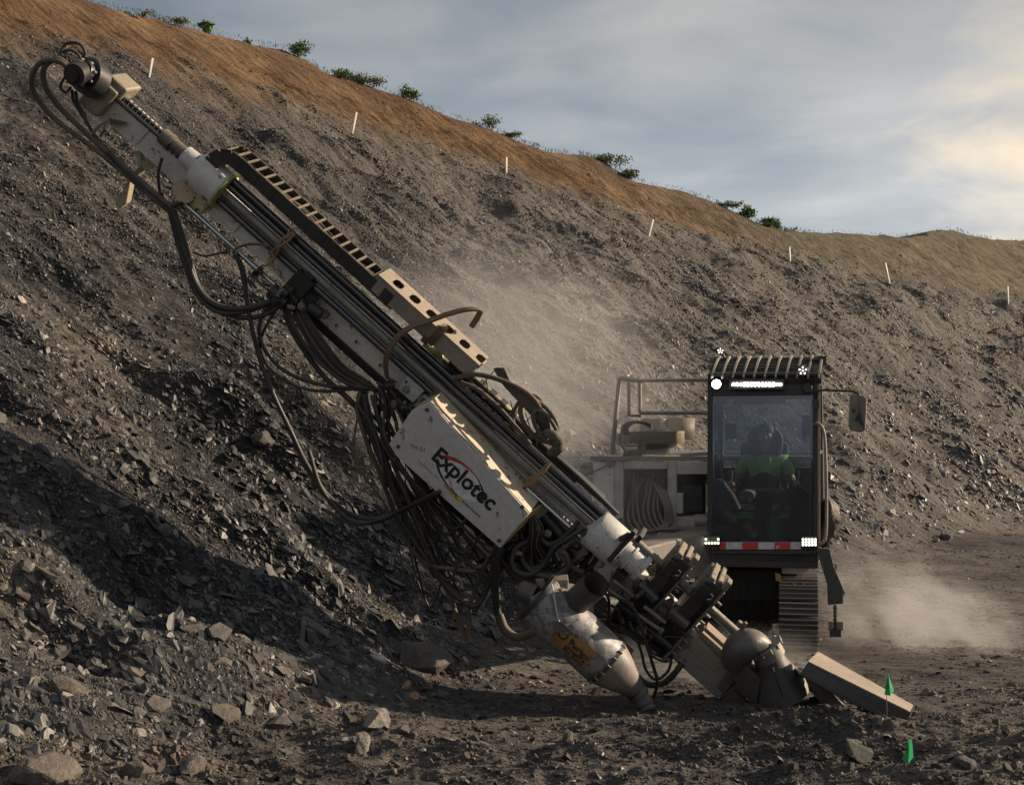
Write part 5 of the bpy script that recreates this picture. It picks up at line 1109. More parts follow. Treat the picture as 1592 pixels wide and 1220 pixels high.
def ledbox(x0, x1, y0, y1, rows, cols, broken=False):
    m = MB(); pbox(m, x0, x1, y0, y1, KY-0.10, 0.07); o = part(m, 'corner_lamp', BLACKC, 0.006)
    m = MB(); pbox(m, x0+0.6, x1-0.6, y0+1, y1-1, KY-0.103, 0.0025); m.build('lens', LENS, o)
    m = MB()
    for i in range(cols):
        for j in range(rows):
            if broken and j == 0 and i in (1, 2, 3): continue
            cx_ = x0+(i+0.5)*(x1-x0)/cols; cy_ = y0+2.2+(j+0.5)*(y1-y0-3.5)/rows; m.cyl(at(cx_, cy_, KY-0.112), at(cx_, cy_, KY-0.1035), 0.0095, n=10)
    m.build('led_cluster', LED, o)
ledbox(1095,1119,833,848,2,5,True); ledbox(1246,1270,834,850,3,5)
# red and white marker strip
solid('bumper_bar', BLACKC, [(1100,1274,856,861,KY-0.04,0.12)], None, 0.004)
REDR = plain('red_reflector', (0.50,0.02,0.02), 0.4); WHR = plain('white_reflector', (0.50,0.50,0.50), 0.4)
strip = solid('marker_strip', WHR, [(1119.5,1245,842.5,853.5,KY-0.02,0.018)], None, 0)
for x0, x1 in ((1119.6,1128.5),(1154,1178.5),(1204,1229)): 
    m = MB(); pbox(m, x0, x1, 842.8, 853.2, KY-0.023, 0.0025); m.build('red_band', REDR, strip)
m = MB(); pbox(m, 1207, 1209, 849, 852.5, KY-0.0255, 0.002); pbox(m, 1209, 1211.5, 847, 849.3, KY-0.0255, 0.002); m.build('peeled_patch', WHR, strip)
solid('under_bumper', worn('grey_bumper', (0.045,0.045,0.045), 0.5, 0.1, 0.3), [(1101,1268,863,872,KY+0.0,0.3)], None, 0.005)
# wiper and cab interior
m = MB(); m.tube([at(1148,793,KY-0.01), at(1200,773,KY-0.02), at(1247,756,KY-0.02)], 0.006, 6); m.cyl(at(1247,756,KY-0.03), at(1247,756,KY+0.02), 0.022, n=12); m.prism([at(1240,757,KY), at(1252,742,KY), at(1262,740,KY), at(1262,770,KY)], Vector((0,0.02,0))); part(m, 'wiper', BLACK)
m = MB(); m.tube(catmull([at(1125,655,KY+.05), at(1125,680,KY+.05), at(1124,702,KY+.05), at(1120,707,KY+.05), at(1111,704,KY+.05)], 4), 0.006, 8); part(m, 'bent_wire', worn('pale_wire', (0.5,0.48,0.45), 0.4, 0, 0.2))
m = MB(); m.tube(catmull([at(1121,708,KY+.07), at(1120,728,KY+.08), at(1126,752,KY+.1), at(1138,772,KY+.1), at(1150,793,KY+.1)], 4), 0.006, 8); part(m, 'bent_wire', BLACK)
INT = worn('cab_interior', (0.035,0.035,0.037), 0.6, 0, 0.3, dustcol=(0.07,0.065,0.06), topdust=0.3); SEATM = worn('seat_cloth', (0.03,0.03,0.032), 0.85, 0, 0.3)
m = MB(); m.prism([at(1110,745,KY+.12), at(1122,745,KY+.12), at(1140,768,KY+.12), at(1152,792,KY+.12), at(1110,792,KY+.12)], Vector((0,0.25,0))); part(m, 'console', worn('grey_console', (0.09,0.085,0.08), 0.6, 0, 0.4), 0.02)
solid('control_screen', INT, [(1127,1146,658,682,KY+.3,0.05)], None, 0.008); solid('sun_blind', INT, [(1141,1222,618,628,KY+.1,0.05)], None, 0.01); solid('radio', INT, [(1113,1129,616,628,KY+.1,0.1)], None, 0.015)
solid('side_screen', INT, [(1247,1260,645,678,KY+.2,0.03)], None, 0.004)
SX = at(1188,700,KY+0.95).x
bbp('driver_seat', SEATM, SX-0.25, SX+0.25, KY+0.62, KY+1.12, zb+0.36, zb+0.47, bevel=0.04)
bbp('seat_back', SEATM, SX-0.24, SX+0.24, KY+1.13, KY+1.24, zb+0.45, zb+1.12, bevel=0.04)
bbp('seat_post', SEATM, SX-0.15, SX+0.15, KY+0.75, KY+1.05, zb+0.0, zb+0.355, bevel=0.02)
bbp('armrest', INT, SX-0.36, SX-0.27, KY+0.6, KY+1.0, zb+0.55, zb+0.66, bevel=0.02); bbp('armrest', INT, SX+0.28, SX+0.37, KY+0.6, KY+1.0, zb+0.55, zb+0.66, bevel=0.02)
for sx_ in (-0.315, 0.325):
    m = MB(); m.tube([(SX+sx_, KY+0.66, zb+0.66), (SX+sx_, KY+0.62, zb+0.78)], [0.012, 0.012], 8); m.tube([(SX+sx_, KY+0.62, zb+0.77), (SX+sx_, KY+0.615, zb+0.83)], [0.022, 0.026], 10); part(m, 'joystick', INT)
m = MB(); m.tube([at(1205,800,KY+.4), at(1222,780,KY+.42), at(1236,762,KY+.45)], 0.03, 10); part(m, 'grab_lever', INT)
# mirror, handrails, side arm with hanging step
m = MB(); m.tube(catmull([at(1268,622,KY+.02), at(1271,608,KY-.04), at(1300,607,KY-.05), at(1328,609,KY-.05), at(1336,614,KY-.05), at(1337,625,KY-.05)], 4), 0.010, 8); arm = part(m, 'mirror_arm', BLACK)
m = MB(); m.prism([at(1321,616,KY-.06), at(1325,612,KY-.06), at(1344,615,KY-.06), at(1348,620,KY-.06), at(1346,668,KY-.06), at(1340,672,KY-.06), at(1322,669,KY-.06), at(1319,662,KY-.06)], Vector((0,0.07,0)))
mir = part(m, 'mirror', worn('dusty_mirror_back', (0.11,0.10,0.082), 0.5, 0, 0.8, dustcol=(0.22,0.185,0.14)), 0.015)
m = MB(); m.cyl(at(1327,638,KY-.075), at(1327,638,KY-.06), 0.018, n=10); m.prism([at(1335,618,KY-.065), at(1336,640,KY-.075), at(1328,655,KY-.066), at(1334,655,KY-.066), at(1345,668,KY-.066), at(1337,640,KY-.068)], Vector((0,0.004,0))); m.build('mirror_pivot', BLACK, mir)
m = MB(); m.tube(catmull([at(1266,660,KY-.02), at(1272,658,KY-.05), at(1281,672,KY-.06), at(1284,720,KY-.06), at(1285,780,KY-.06), at(1284,830,KY-.06), at(1279,843,KY-.05), at(1271,848,KY-.03)], 5), 0.014, 10); part(m, 'grab_handle', RAILM)
m = MB(); pbox(m, 1263, 1273, 622, 635, KY-.03, 0.05); m.tube([at(1276,705,KY+.1), at(1277,780,KY+.1)], 0.03, 10); m.cyl(at(1276,738,KY+.1), at(1276,740,KY+.1), 0.034, n=10); m.cyl(at(1276,775,KY+.1), at(1276,777,KY+.1), 0.034, n=10); m.tube([at(1276,600,KY+.1), at(1277,700,KY+.1)], 0.02, 8); part(m, 'side_tube', BLACKC)
m = MB(); m.prism([at(1272,851,KY-.2), at(1290,853,KY-.2), at(1296,880,KY-.2), at(1310,912,KY-.2), at(1311,938,KY-.2), at(1287,940,KY-.2), at(1286,908,KY-.2), at(1275,872,KY-.2)], Vector((0,0.05,0)))
m.cyl(at(1308,936,KY-.22), at(1308,936,KY-.14), 0.01, n=8)
arm2 = part(m, 'side_arm', worn('dark_green_grey_arm', (0.04,0.045,0.042), 0.55, 0.1, 0.3, dustcol=(0.09,0.08,0.065)), 0.008)
m = MB(); m.prism([at(1296,874,KY-.19), at(1302,878,KY-.19), at(1300,888,KY-.19)], Vector((0,.04,0))); m.prism([at(1310,914,KY-.19), at(1314,920,KY-.19), at(1311,928,KY-.19)], Vector((0,.04,0))); m.build('arm_lug', TANM, arm2)
m = MB()
for k in range(13): m.cyl(at(1298.5,940+k*3.1,KY-.17), at(1298.5,942.4+k*3.1,KY-.17), 0.020 if k % 2 else 0.015, n=10)
m.build('hanging_chain', BLACK, arm2)
m = MB(); pbox(m, 1288, 1295, 966, 980, KY-.20, 0.1); pbox(m, 1301, 1311, 966, 980, KY-.2, 0.1); m.build('step_pad', TANM, arm2, 0.004)
m = MB(); pbox(m, 1290, 1308, 978, 990, KY-.21, 0.12); m.tube([at(1298.5,960,KY-.2), at(1298.5,982,KY-.2)], 0.014, 8); m.build('step_hook', BLACK, arm2, 0.006)
# ================================================================ things in and on the cab
# the driver: one continuous skinned body, with clothing as children
def skin_body(name, joints, edges, mat, parent, sub=2):
    me = bpy.data.meshes.new(name); me.from_pydata([j[0] for j in joints], edges, []); o = bpy.data.objects.new(name, me); COL.objects.link(o)
    sk = o.modifiers.new('skin', 'SKIN'); sk.use_smooth_shade = True
    for i, j in enumerate(joints):
        v = me.skin_vertices[0].data[i]; r = j[1]; v.radius = (r, r) if isinstance(r, float) else r; v.use_root = (i == 0)
    sb = o.modifiers.new('sub', 'SUBSURF'); sb.levels = sub; sb.render_levels = sub
    bpy.context.view_layer.update()
    me2 = bpy.data.meshes.new_from_object(o.evaluated_get(bpy.context.evaluated_depsgraph_get())); bpy.data.objects.remove(o)
    me2.materials.clear(); me2.materials.append(mat); me2.name = name
    if XF is not None: me2.transform(XF)
    me2.polygons.foreach_set('use_smooth', [True]*len(me2.polygons))
    ob = bpy.data.objects.new(name, me2); COL.objects.link(ob)
    if parent: ob.parent = parent; ob.matrix_parent_inverse = world_of(parent).inverted()
    return ob
SKINM = plain('skin', (0.30,0.17,0.115), 0.55); GRN = worn('hi_vis_green', (0.30,0.58,0.17), 0.8, 0, 0.2, dustcol=(0.10,0.22,0.06), topdust=0.1); DKB = worn('dark_work_cloth', (0.035,0.037,0.045), 0.9, 0, 0.3); SIL = plain('reflective_tape', (0.24,0.24,0.23), 0.4); HAIR = plain('dark_hair', (0.02,0.014,0.011), 0.7)
sy = KY+0.95; sz = zb+0.47
person = empty('person', XF @ Vector((SX, sy, sz)))
tag(person, 'person with long dark hair and green work shirt sitting at the controls inside the cab', 'person')
def J(x, y, z): return (SX+x, sy+y, sz+z)
joints = [(J(0,0.05,0.10), 0.13), (J(0,0.06,0.28), 0.135), (J(0,0.08,0.42), 0.14), (J(0,0.08,0.51), 0.06), (J(0.0,0.05,0.58), 0.052), (J(0.01,0.03,0.66), 0.082), (J(0.015,0.02,0.75), 0.085), (J(0.02,0.03,0.80), 0.05),
          (J(-0.19,0.07,0.45), 0.055), (J(-0.27,0.0,0.24), 0.045), (J(-0.31,-0.24,0.20), 0.034), (J(-0.315,-0.30,0.22), 0.028),
          (J(0.19,0.07,0.45), 0.055), (J(0.28,0.0,0.24), 0.045), (J(0.32,-0.24,0.20), 0.034), (J(0.325,-0.30,0.22), 0.028),
          (J(-0.10,0.02,0.08), 0.095), (J(-0.17,-0.36,0.10), 0.05), (J(-0.17,-0.44,-0.28), 0.04), (J(-0.17,-0.56,-0.38), 0.04),
          (J(0.10,0.02,0.08), 0.095), (J(0.17,-0.36,0.10), 0.05), (J(0.17,-0.44,-0.28), 0.04), (J(0.17,-0.56,-0.38), 0.04)]
edges = [(0,1),(1,2),(2,3),(3,4),(4,5),(5,6),(6,7),(2,8),(8,9),(9,10),(10,11),(2,12),(12,13),(13,14),(14,15),(0,16),(16,17),(17,18),(18,19),(0,20),(20,21),(21,22),(22,23)]
skin_body('body', joints, edges, SKINM, person)
gj = [(J(0,0.05,0.12), 0.15), (J(0,0.06,0.30), 0.155), (J(0,0.08,0.44), 0.155), (J(0,0.08,0.52), 0.075), (J(-0.20,0.07,0.46), 0.075), (J(-0.255,0.02,0.30), 0.062), (J(0.20,0.07,0.46), 0.075), (J(0.265,0.02,0.30), 0.062)]
skin_body('shirt', gj, [(0,1),(1,2),(2,3),(2,4),(4,5),(2,6),(6,7)], GRN, person)
for sg in (-1, 1):
    skin_body('sleeve', [(J(sg*0.262,0.0,0.28), 0.058), (J(sg*0.285,-0.08,0.225), 0.052), (J(sg*0.305,-0.21,0.20), 0.042)], [(0,1),(1,2)], DKB, person, 1)
    m = MB(); m.tube([J(sg*0.29,-0.10,0.222), J(sg*0.294,-0.13,0.216)], [0.056,0.054], 14); m.build('sleeve_tape', SIL, person)
    # a hand closed on the joystick: palm, four curled fingers and a thumb
    hc = Vector(J(sg*0.317,-0.325,0.235)); hj = [(tuple(hc+Vector((0,0.05,-0.012))), 0.024), (tuple(hc+Vector((0,0.0,0.0))), 0.030)]; he = [(0,1)]
    for k in range(4):
        b = len(hj); fx = -0.027+0.018*k; hj += [(tuple(hc+Vector((fx,-0.035,0.008+0.004*(k in (1,2))))), 0.010), (tuple(hc+Vector((fx,-0.062,-0.008))), 0.009), (tuple(hc+Vector((fx*0.9,-0.056,-0.034))), 0.008)]; he += [(1,b),(b,b+1),(b+1,b+2)]
    b = len(hj); hj += [(tuple(hc+Vector((-sg*0.034,0.002,-0.004))), 0.011), (tuple(hc+Vector((-sg*0.040,-0.032,-0.016))), 0.009)]; he += [(1,b),(b,b+1)]
    skin_body('hand', hj, he, SKINM, person, 1)
    skin_body('trouser_leg', [(J(sg*0.10,0.04,0.07), 0.105), (J(sg*0.17,-0.38,0.115), 0.082), (J(sg*0.17,-0.45,0.02), 0.072), (J(sg*0.17,-0.46,-0.32), 0.062)], [(0,1),(1,2),(2,3)], DKB, person)
    m = MB()
    for (z0, z1) in ((0.035,-0.02), (-0.04,-0.10)): m.tube([J(sg*0.17,-0.445,z0), J(sg*0.17,-0.452,z1)], [0.088,0.085], 16)
    m.build('knee_band', GRN, person)
    skin_body('boot', [(J(sg*0.17,-0.46,-0.36), 0.06), (J(sg*0.17,-0.47,-0.41), 0.052), (J(sg*0.17,-0.60,-0.42), 0.045)], [(0,1),(1,2)], INT, person, 1)
m = MB(); m.tube([J(0,-0.02,0.155), J(0,-0.02,0.185)], [0.185,0.187], 24); m.v = [(x, (y-sy)*0.86+sy, z) for x, y, z in m.v]; m.build('waist_tape', SIL, person)
m = MB(); m.tube([J(0,0.02,0.0), J(0,0.02,0.10), J(0,0.03,0.27), J(0,0.04,0.285)], [0.155,0.166,0.160,0.13], 24); m.v = [(x, (y-sy)*0.86+sy, z) for x, y, z in m.v]; m.build('dark_vest', DKB, person)
# head: face and hair
m = MB(); hc = Vector(J(0.015,-0.035,0.70))
def blob(m, c, r, n=14): 
    V = []; fs = []
    for i in range(n+1):
        a = math.pi*i/n
        for j in range(n*2): b = math.pi*j/n; V.append((c[0]+r[0]*math.sin(a)*math.cos(b), c[1]+r[1]*math.sin(a)*math.sin(b), c[2]+r[2]*math.cos(a)))
    k = n*2
    for i in range(n):
        for j in range(k): fs.append((i*k+j, i*k+(j+1)%k, (i+1)*k+(j+1)%k, (i+1)*k+j))
    m.add(V, fs, True)
blob(m, hc+Vector((0,0.0,0.0)), (0.070,0.055,0.092)); blob(m, hc+Vector((0,-0.058,-0.008)), (0.012,0.018,0.024), 8); blob(m, hc+Vector((-0.072,0.02,0)), (0.012,0.02,0.03), 8); blob(m, hc+Vector((0.072,0.02,0)), (0.012,0.02,0.03), 8); m.build('face', SKINM, person)
for sg in (-1, 1):
    m = MB(); blob(m, hc+Vector((sg*0.027,-0.050,0.016)), (0.012,0.008,0.008), 8); m.build('eye', plain('eye_white', (0.4,0.38,0.36), 0.3), person)
    m = MB(); blob(m, hc+Vector((sg*0.027,-0.0575,0.016)), (0.005,0.003,0.005), 6); m.build('pupil', INK, person)
m = MB(); blob(m, hc+Vector((0,-0.050,-0.042)), (0.024,0.008,0.008), 8); m.build('mouth', plain('lips', (0.14,0.055,0.045)), person)
m = MB(); blob(m, hc+Vector((0,0.040,0.045)), (0.095,0.088,0.092)); blob(m, hc+Vector((-0.098,0.055,-0.08)), (0.055,0.06,0.14)); blob(m, hc+Vector((0.088,0.06,-0.07)), (0.045,0.055,0.12)); blob(m, hc+Vector((-0.02,0.09,-0.07)), (0.11,0.05,0.15))
for i in range(90):
    a = rr3.uniform(-0.2, math.pi+0.2); s0 = hc+Vector((math.cos(a)*0.08, 0.03+math.sin(a)*0.05, 0.09)); e0 = s0+Vector((math.cos(a)*rr3.uniform(.03,.09), rr3.uniform(-.02,.05), rr3.uniform(-.30,-.18)))
    m.tube(catmull([s0, (s0+e0)/2+Vector((math.cos(a)*0.04, 0, 0.03)), e0], 3), [0.012]*6+[0.004], 5)
m.build('hair', HAIR, person)
m = MB()
for sg in (-1, 1): m.prism([J(sg*0.005,-0.115,0.37), J(sg*0.05,-0.075,0.50), J(sg*0.085,-0.065,0.49), J(sg*0.06,-0.10,0.42)], Vector((0,-0.012,0)))
m.build('collar', GRN, person)
for sg in (-1, 1):
    m = MB(); m.prism([J(sg*0.07,-0.118,0.31), J(sg*0.14,-0.112,0.31), J(sg*0.14,-0.112,0.38), J(sg*0.07,-0.118,0.38)], Vector((0,-0.01,0))); m.build('chest_pocket', worn('green_pocket', (0.22,0.55,0.12), 0.8, 0, 0.2), person)
# green bottle between the knees
m = MB(); p = at(1204,822,KY+0.45); m.tube([p+Vector((0,0,-.10)), p+Vector((0,0,-.10)), p+Vector((0,0,-.07)), p+Vector((0,0,.03)), p+Vector((0,0,.09)), p+Vector((0,0,.11)), p+Vector((0,0,.15))], [0.03,0.075,0.08,0.08,0.06,0.03,0.03], 20)
bt = m.build('water_bottle', plain('green_plastic', (0.02,0.22,0.06), 0.35)); tag(bt, 'green plastic bottle standing on the cab floor between the knees of the driver', 'bottle')
m = MB(); m.cyl(p+Vector((0,0,.151)), p+Vector((0,0,.175)), 0.034, n=14); m.build('cap', BLACK, bt)
# brown sack hung on the cab's side
m = MB(); P = [at(1272,778,KY+.12), at(1282,772,KY+.12), at(1290,780,KY+.12), at(1302,800,KY+.12), at(1303,818,KY+.12), at(1298,850,KY+.12), at(1274,850,KY+.12), at(1268,820,KY+.12)]
V = []; nl = 9; c = at(1285,812,KY+.2)
for i in range(nl):
    u = i/(nl-1); z = at(1285,775,KY).z*(1-u)+at(1285,852,KY).z*u; hw = 0.02+0.065*math.sin(math.pi*min(1,u*1.1)**0.8)+0.02*u
    for j in range(20):
        a = 2*math.pi*j/20; f_ = 1+0.26*math.sin(a*4+u*5)+0.16*math.sin(a*9-u*7); V.append((c.x+0.02*math.sin(u*5)+hw*f_*math.cos(a), c.y+0.10*f_*math.sin(a), z+0.01*math.sin(a*4)))
m.add(V, [(i*20+j, i*20+(j+1)%20, (i+1)*20+(j+1)%20, (i+1)*20+j) for i in range(nl-1) for j in range(20)]+[tuple(range(20)), tuple(range(20*nl-1, 20*nl-21, -1))], True)
sk_ = m.build('sack', worn('red_brown_plastic_sack', (0.045,0.027,0.024), 0.5, 0, 0.35, dustcol=(0.10,0.07,0.055), bump=0.5)); tag(sk_, 'crumpled red-brown plastic sack hanging on the right side of the cab', 'sack')
XF = None; at = at_world
# ================================================================ site things
def ground_at(px, py, ylo=5.0, yhi=160.0):
    """where the sight line through a point of the photograph meets the terrain"""
    ys = ylo*np.exp(np.linspace(0, math.log(yhi/ylo), 6000)); X = (px-CX)/F; Z = (HY-py)/F
    h = height(X*ys, ys); zr = CH+Z*ys; i = int(np.argmax(h > zr)); 
    y = ys[i]; return Vector((X*y, y, float(h[i])))
STK = worn('pale_stake_wood', (0.72,0.68,0.60), 0.7, 0, 0.6, dustcol=(0.40,0.33,0.25), topdust=0.1)
stakes = [((232,120),(237,91),'leftmost of the white survey stakes, high on the slope above the mast head'),
 ((548,207),(554,175),'white survey stake on the slope right above the middle of the mast'),
 ((787,270),(787,245),'upright white survey stake at the top of the grey shale, above the dust cloud'),
 ((1009,366),(1015,341),'white survey stake leaning right, high behind the guard rail of the rig'),
 ((1228,406),(1227,384),'short white survey stake on the brown slope above the cab roof'),
 ((1382,438),(1376,409),'white survey stake leaning left, second from the right edge'),
 ((1567,470),(1566,445),'rightmost of the white survey stakes, at the edge of the far slope')]
for (b, t_, lab) in stakes:
    g_ = ground_at(*b); top = at(t_[0], t_[1], g_.y+0.02); ax_ = (top-g_).normalized(); g0_ = g_-ax_*0.2
    hw = 0.012*g_.y/22+0.007; m = MB(); sdv = ax_.cross(Vector((0,1,0))).normalized(); fw = sdv.cross(ax_); sdv, fw = (sdv*0.8-fw*0.6), (fw*0.8+sdv*0.6)
    m.prism([g0_-sdv*hw*0.7-fw*hw, g0_+sdv*hw*0.7-fw*hw, top+sdv*hw-fw*hw, top-sdv*hw-fw*hw], fw*(2*hw))
    o = m.build('survey_stake', STK, None, 0.003); tag(o, lab, 'stake', 'white survey stakes along the top of the shale')
# pin flags
FLG = worn('green_flag_film', (0.01,0.30,0.10), 0.4, 0, 0.25, dustcol=(0.02,0.12,0.05), topdust=0.1)
def flag(px, py, pts, base, lab):
    Y = base.y; m = MB(); st = empty('pin_flag', base); tag(st, lab, 'flag', 'green pin flags by the borehole')
    m.tube([base-Vector((0,0,.05)), base+Vector((0.004,0,.1)), at(pts[1][0], pts[1][1], Y)], 0.0022, 6); m.build('wire', GREYM, st)
    V = [at(x, y, Y-0.004+0.018*math.sin(i*2.1)) for i, (x, y) in enumerate(pts)]; m = MB(); n = len(V); c = sum(V, Vector())/n+Vector((0,-0.015,0))
    V2 = V+[c]; m.add(V2, [(i, (i+1)%n, n) for i in range(n)]); m.add([v+Vector((0,0.0015,0)) for v in V2], [((i+1)%n, i, n) for i in range(n)]); m.build('film', FLG, st)
gb = ground_at(1379, 1112, 6.0)
fy = 8.75
flag(0, 0, [(1375,1079),(1378,1064),(1381,1046),(1385,1060),(1390,1073),(1384,1081)], Vector(((1378-CX)/F*fy, fy, float(height(np.array([(1378-CX)/F*fy]), np.array([fy]))[0]))), 'green pin flag standing upright in front of the discharge chute')
fb = ground_at(1408, 1189, 6.0)
flag(0, 0, [(1402,1180),(1408,1165),(1412,1148),(1418,1150),(1420,1176),(1412,1187)], fb, 'green pin flag drooping on the dark spoil heap in front of the chute end')
# big rocks one could point at
def rock(px, py, size, lab, shape=(1,0.7,0.5), rot=0.0, tilt=0.0, seed=1, mat=None, name='rock', sink=0.25, slab=False):
    g_ = ground_at(px, py, 6.2); r = random.Random(seed); bm = bmesh.new()
    for i in range(26 if not slab else 18):
        v = Vector((r.gauss(0,1), r.gauss(0,1), r.gauss(0,1))).normalized()
        if slab: v = Vector((v.x, v.y, 0)).normalized()*r.uniform(0.75,1.1)+Vector((0,0,r.choice([-0.8,0.8])+r.uniform(-.12,.12)))
        bm.verts.new((v.x*shape[0]*r.uniform(.85,1.1), v.y*shape[1]*r.uniform(.85,1.1), v.z*shape[2]*r.uniform(.85,1.1)))
    ch = bmesh.ops.convex_hull(bm, input=bm.verts); bmesh.ops.delete(bm, geom=[v for v in bm.verts if not v.link_faces], context='VERTS')
    bmesh.ops.triangulate(bm, faces=bm.faces)
    bmesh.ops.subdivide_edges(bm, edges=bm.edges, cuts=3, use_grid_fill=True)
    for v in bm.verts:
        p = v.co; n1 = math.sin(p.x*5.3+seed)*math.cos(p.y*6.1+p.z*4)+0.5*math.sin(p.x*13+p.z*11+seed*2)*math.cos(p.y*14); v.co += v.co.normalized()*n1*(0.016 if slab else 0.028)
        if slab: v.co.z += 0.03*round(math.sin(p.x*4+p.y*3+seed)*1.5)*shape[2]
    for f in bm.faces: f.smooth = False
    me = bpy.data.meshes.new(name); bm.to_mesh(me); bm.free(); me.materials.append(mat or M_ROCK)
    o = bpy.data.objects.new(name, me); COL.objects.link(o); s = size*g_.y/F/2; o.scale = (s, s, s)
    nx = normals_at(np.array([g_.x]), np.array([g_.y]))[0]; q = Vector(nx).to_track_quat('Z', 'Y')
    o.rotation_euler = (q.to_matrix().to_4x4() @ Matrix.Rotation(rot, 4, 'Z') @ Matrix.Rotation(tilt, 4, 'X')).to_euler()
    o.location = g_+Vector(nx)*s*shape[2]*(1-sink*2)*0.6; tag(o, lab, 'rock'); return o
def rock_mat(name, a, b2):
    m, t, b, o = newmat(name); L = t.links; tc = N(t, 'ShaderNodeTexCoord')
    n = N(t, 'ShaderNodeTexNoise', Scale=2.2, Detail=9.0, Roughness=0.65); L.new(tc.outputs['Object'], n.inputs['Vector'])
    n2 = N(t, 'ShaderNodeTexNoise', Scale=11.0, Detail=6.0, Roughness=0.7); L.new(tc.outputs['Object'], n2.inputs['Vector'])
    r = ramp(t, [(0.3, a), (0.7, b2)]); L.new(n.outputs[0], r.inputs[0]); v = ramp(t, [(0.3,0.6),(0.7,1.4)]); L.new(n2.outputs[0], v.inputs[0])
    L.new(mixc(t, 0.8, r.outputs[0], v.outputs[0], 'MULTIPLY'), b.inputs['Base Color']); b.inputs['Roughness'].default_value = 0.85
    bp_ = N(t, 'ShaderNodeBump', Strength=0.6, Distance=0.06); L.new(n.outputs[0], bp_.inputs['Height']); bp2 = N(t, 'ShaderNodeBump', Strength=0.5, Distance=0.02); L.new(n2.outputs[0], bp2.inputs['Height']); L.new(bp_.outputs[0], bp2.inputs['Normal']); L.new(bp2.outputs[0], b.inputs['Normal']); return m
M_ROCK = rock_mat('grey_slate_rock', (0.045,0.043,0.042), (0.115,0.10,0.088)); M_BRN = rock_mat('brown_rock', (0.065,0.055,0.047), (0.145,0.122,0.100)); M_PALE = rock_mat('pale_rock', (0.15,0.13,0.115), (0.28,0.245,0.215)); M_ORG = rock_mat('orange_rock', (0.24,0.13,0.08), (0.42,0.27,0.18))
rock(652,1030,105,'largest flat grey slab at the foot of the slope, its right end sunlit', (1,0.62,0.34), -0.35, 0.12, 3, M_ROCK, sink=0.05, slab=True)
rock(610,1002,60,'long dark slab half buried just above the largest flat slab', (1,0.5,0.25), 0.4, 0.1, 8, M_ROCK, slab=True)
rock(585,1128,66,'pale lumpy boulder lying in front of the shale toe, lower middle', (1,0.72,0.62), 0.5, 0.2, 12, M_PALE, sink=0.15)
rock(560,1168,56,'sharp pale rock standing on edge just below the pale lumpy boulder', (0.55,0.5,0.9), 0.9, 0.3, 15, M_PALE)
rock(630,1070,24,'small orange rock catching the sun below the largest flat slab', (0.8,0.6,0.9), 0.2, 0.2, 21, M_ORG)
rock(645,1086,28,'orange brown rock beside the small sunlit orange rock', (1,0.7,0.6), 0.9, 0.1, 22, M_ORG)
rock(688,1082,30,'brown block lying right of the two orange rocks', (1,0.7,0.6), 0.2, 0.1, 23, M_BRN)
rock(735,1018,34,'rounded dark stone between the largest flat slab and the separator drum', (1,0.7,0.6), 0.5, 0.1, 24, M_ROCK)
rock(630,1136,30,'small blocky stone touching the right end of the pale lumpy boulder', (1,0.6,0.55), 0.2, 0.2, 25, M_BRN)
rock(340,985,62,'broad dark flat stone in the shaded shale left of centre', (1,0.6,0.2), 0.2, -0.1, 31, M_ROCK, slab=True)
rock(300,978,46,'thin dark slab overlapping the left side of the broad dark flat stone', (1,0.5,0.18), -0.5, 0.15, 32, M_ROCK, slab=True)
rock(345,1032,40,'brown stone just below the broad dark flat stone', (1,0.55,0.4), -0.3, 0.1, 33, M_BRN)
rock(105,1072,78,'large brown stone with a rounded end on the lower left slope', (1,0.5,0.42), -0.6, 0.1, 34, M_BRN)
rock(70,1208,120,'big smooth brown rock cut off by the bottom left corner', (1,0.6,0.5), -0.1, 0.1, 35, M_BRN, sink=0.3)
rock(215,1203,60,'brown rock at the bottom edge right of the big corner rock', (0.9,0.55,0.6), -0.7, 0.2, 36, M_BRN)
rock(300,1198,64,'bulky brown stone at the bottom edge, third from the left corner', (1,0.6,0.6), 0.4, 0.1, 37, M_BRN)
rock(245,1095,58,'wide flat brown slab in the middle of the lower left slope', (1,0.6,0.2), 0.1, 0.0, 38, M_BRN, slab=True)
rock(350,1110,56,'flat grey brown slab two slab widths right of the wide flat brown slab', (1,0.65,0.2), -0.2, 0.1, 39, M_BRN, slab=True)
rock(440,1123,60,'long dark slab in the shaded shale right of the flat grey brown slab', (1,0.45,0.2), -0.1, 0.1, 40, M_ROCK, slab=True)
rock(408,690,58,'block of dark shale sticking out of the slope left of the sign box', (1,0.6,0.5), -0.2, 0.2, 41, M_ROCK)
rock(255,825,34,'single grey stone on the slope halfway down the left side', (1,0.7,0.5), 0.3, 0.2, 42, M_ROCK)
rock(885,1152,34,'small pointed stone on the floor in front of the separator drum tip', (1,0.6,0.7), 0.3, 0.2, 43, M_BRN)
rock(850,1104,30,'flat round stone in the shadow under the separator drum', (1,0.8,0.3), 0.3, 0.0, 44, M_ROCK)
rock(1470,838,30,'dark block at the foot of the far slope, right of the cab', (1,0.7,0.6), 0.3, 0.1, 45, M_ROCK)
rock(1385,800,34,'pale grey slab low on the far slope right of the sack', (1,0.55,0.4), 0.6, 0.1, 46, M_PALE, slab=True)
rock(1550,718,16,'small bright tan stone high on the far slope near the right edge', (1,0.7,0.6), 0.3, 0.1, 47, M_PALE)
rock(1335,1168,95,'low mossy grey slab on the spoil heap left of the drooping flag', (1,0.5,0.2), 0.2, 0.3, 48, rock_mat('mossy_rock', (0.04,0.042,0.032), (0.10,0.10,0.075)), slab=True)
